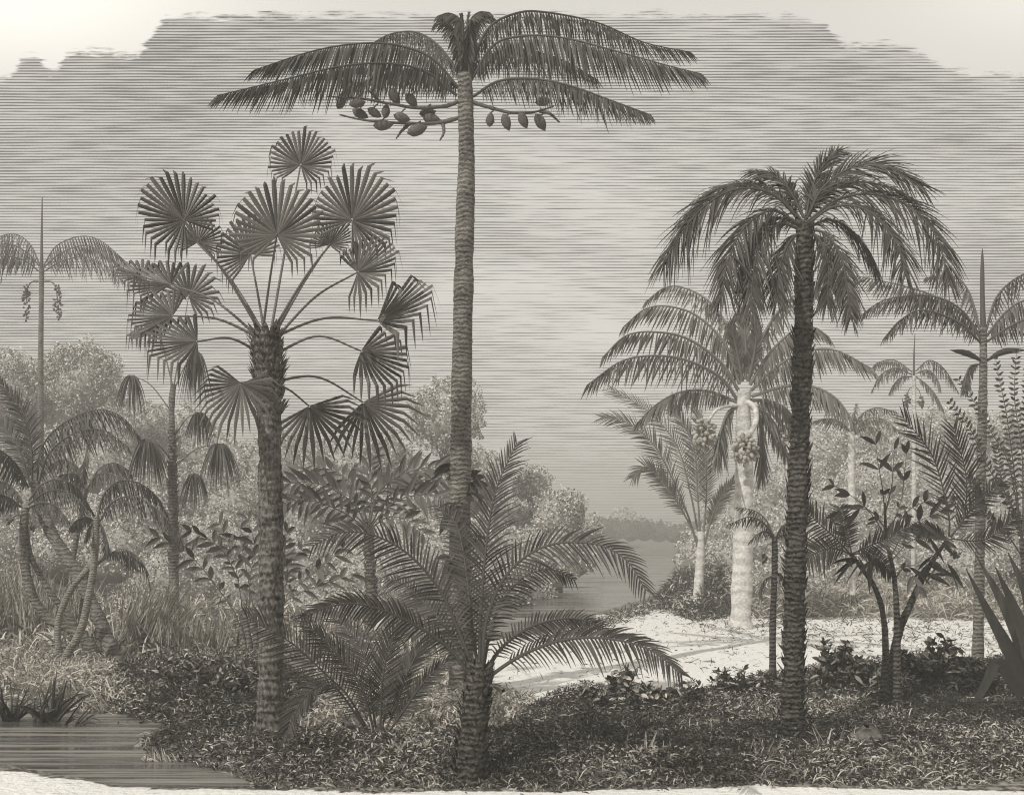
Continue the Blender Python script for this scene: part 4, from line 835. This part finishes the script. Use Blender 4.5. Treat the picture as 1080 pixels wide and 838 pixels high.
def bush(label, px, py, Wpx, Hpx, n, leafL, leafW, mat=None, name='leafy_bush', group='low leafy bushes'):
    Y = gY(py); s = Y / F; b = wp(px, py, Y); b[2] = float(hgt(b[0], b[1])); th = Thing(name, label, 'bush', b, group)
    mb = MB(); k = 16; E = []
    for i in range(k):
        a = rng.uniform(0, 2 * math.pi); q = rng.uniform(.1, 1) * Wpx / 2 * s; e = b + [math.cos(a) * q, math.sin(a) * q * .7, Hpx * s * rng.uniform(.55, 1.0) * (1 - .35 * (q / (Wpx / 2 * s)) ** 2)]
        P = spline([b, (b + e) / 2 + [0, 0, .08 * Hpx * s], e], 8); tube(mb, P, np.linspace(.012, .005, 8), 5, .3); E.append(P)
    th.part('stem', mb, M['bark_dark'])
    E = np.array(E); n = int(n * 1.8); i = rng.integers(0, k, n); j = rng.integers(2, 8, n); B = E[i, j] + rng.standard_normal((n, 3)) * .02
    mb = MB(); blades(mb, B, rng.standard_normal((n, 3)) * [1, 1, .7] + [0, 0, .6], leafL * .8 * s * (.6 + .8 * rng.random(n)), leafW * .62 * s, .2, 4, 'ell', None, .4, tone=rng.random(n) ** 3.5)
    th.part('leaves', mb, mat or M['under'])
for a in (('knobbly dark bush at the sand edge, nearest to the stout short palm', 655, 752, 110, 46, 420, 11, 7), ('low rounded bush breaking the sand edge between the two sand-side trunks', 720, 752, 90, 36, 330, 10, 6),
          ('spiky dark bush at the foot of the pole-thin palm', 785, 742, 80, 40, 330, 12, 5), ('broad-leaved bush right of the shaggy trunk', 878, 735, 80, 62, 420, 12, 7), ('dense dark bush on the right side of the clump stems', 985, 735, 90, 66, 520, 12, 8),
          ('small bush at the left foot of the clump stems', 915, 735, 50, 44, 260, 11, 6), ('narrow-leaved bush behind the bent sword leaf', 1035, 738, 56, 46, 260, 14, 4), ('wide dark bush on the bank between reeds and fan trunk', 205, 735, 110, 48, 620, 9, 5),
          ('low dark bush touching the left foot of the fan trunk', 252, 745, 60, 44, 360, 9, 5), ('loose bush at the pond corner under the bank', 150, 752, 60, 34, 300, 9, 4)): bush(*a)
def reeds(label, px, py, Wpx, Hpx, n, lean, w, mat, cat='reeds', name='reed_clump', droop=.25, group='reeds and grass clumps by the pond', spread=.22):
    Y = gY(py); s = Y / F; b = wp(px, py, Y); b[2] = max(float(hgt(b[0], b[1])), WZ) - .03
    B = b + np.stack([rng.uniform(-.5, .5, n) * Wpx * s, rng.uniform(-.4, .4, n) * Wpx * s * .6, 0 * np.zeros(n)], 1)
    D = np.stack([rng.normal(lean, spread, n), rng.normal(0, spread * .9, n), np.ones(n)], 1)
    mb = MB(); blades(mb, B, D, Hpx * s * (.5 + .6 * rng.random(n)), w * s, droop * rng.random(n), 6, 'lin', None, .4)
    tag(link(name, mb, mat, b), label, cat, group)
reeds('tall reed clump at the frame edge behind the leaning trunks', 14, 682, 80, 105, 420, .05, 1.5, M['grass'])
reeds('reed clump filling the gap between the leaning trunks', 78, 680, 46, 84, 150, -.1, 1.5, M['grass'])
reeds('feathery reed clump right of the leaning trunks, swept to the right', 148, 688, 60, 92, 420, .4, 1.5, M['grass'])
reeds('short pale clump at the foot of the small fan palm', 205, 690, 70, 55, 260, .1, 1.5, M['grass'])
reeds('large spiky rosette of sword leaves standing in the pond edge', 48, 750, 26, 56, 46, .1, 4.6, M['leaf_dark'], 'water plant', 'water_plant', .45, spread=.6)
reeds('smaller spiky rosette at the frame edge, left of the large pond rosette', 8, 749, 22, 46, 34, -.05, 4.2, M['leaf_dark'], 'water plant', 'water_plant', .4, spread=.5)
reeds('broken reed stalks leaning into the pond beside the water plant', 78, 752, 26, 46, 12, .8, 3.0, M['leaf'], 'water plant', 'water_plant', 1.1)
reeds('grass fringe drooping over the pond at the undergrowth tip', 175, 788, 40, 20, 90, -.4, 2.2, M['grass'], 'grass', 'grass_clump', .9)

for a in (('arching leaf clump in the undergrowth just right of the stout trunk', 548, 812, 34, 30, 46, .05, 4.2), ('wide arching leaf clump in the undergrowth midway between stout and shaggy trunks', 668, 800, 46, 34, 60, -.05, 4.6),
          ('arching leaf clump touching the left foot of the shaggy trunk', 800, 806, 38, 36, 50, .1, 4.0), ('tall arching leaf clump left of the boulder', 880, 800, 40, 44, 52, .15, 3.6),
          ('arching leaf clump right of the boulder, below the bent sword leaf', 985, 810, 46, 38, 60, -.1, 4.2), ('small arching leaf clump at the right foot of the fan trunk', 318, 808, 34, 30, 46, .1, 4.0), ('arching leaf clump in front of the stemless palm', 408, 816, 40, 26, 50, 0, 4.4)):
    reeds(*a, M['under'], 'plant', 'leaf_clump', .9, 'arching leaf clumps in the undergrowth', .5)

# ------------------------------------------------------------------ air
def haze():
    m = bpy.data.materials.new('haze_air'); m.use_nodes = True; m.node_tree.nodes.clear(); t = NT(m.node_tree)
    v = t.node('ShaderNodeVolumePrincipled', {'Color': (.95, .93, .88, 1), 'Density': HAZE, 'Anisotropy': 0.0})
    o_ = t.n.new('ShaderNodeOutputMaterial'); t.l.new(v.outputs[0], o_.inputs['Volume'])
    x0, x1, y0, y1, z0, z1 = -470, 470, -8, 330, -2.2, 16
    V = [(x, y, z) for z in (z0, z1) for x, y in ((x0, y0), (x1, y0), (x1, y1), (x0, y1))]
    mb = MB(); mb.add(V, [(0, 3, 2, 1), (4, 5, 6, 7), (0, 1, 5, 4), (1, 2, 6, 5), (2, 3, 7, 6), (3, 0, 4, 7)])
    tag(link('haze', mb, m, np.zeros(3)), 'thin pale haze over the river and woods', 'haze', kind='stuff')
HAZE = 0.0049
haze()
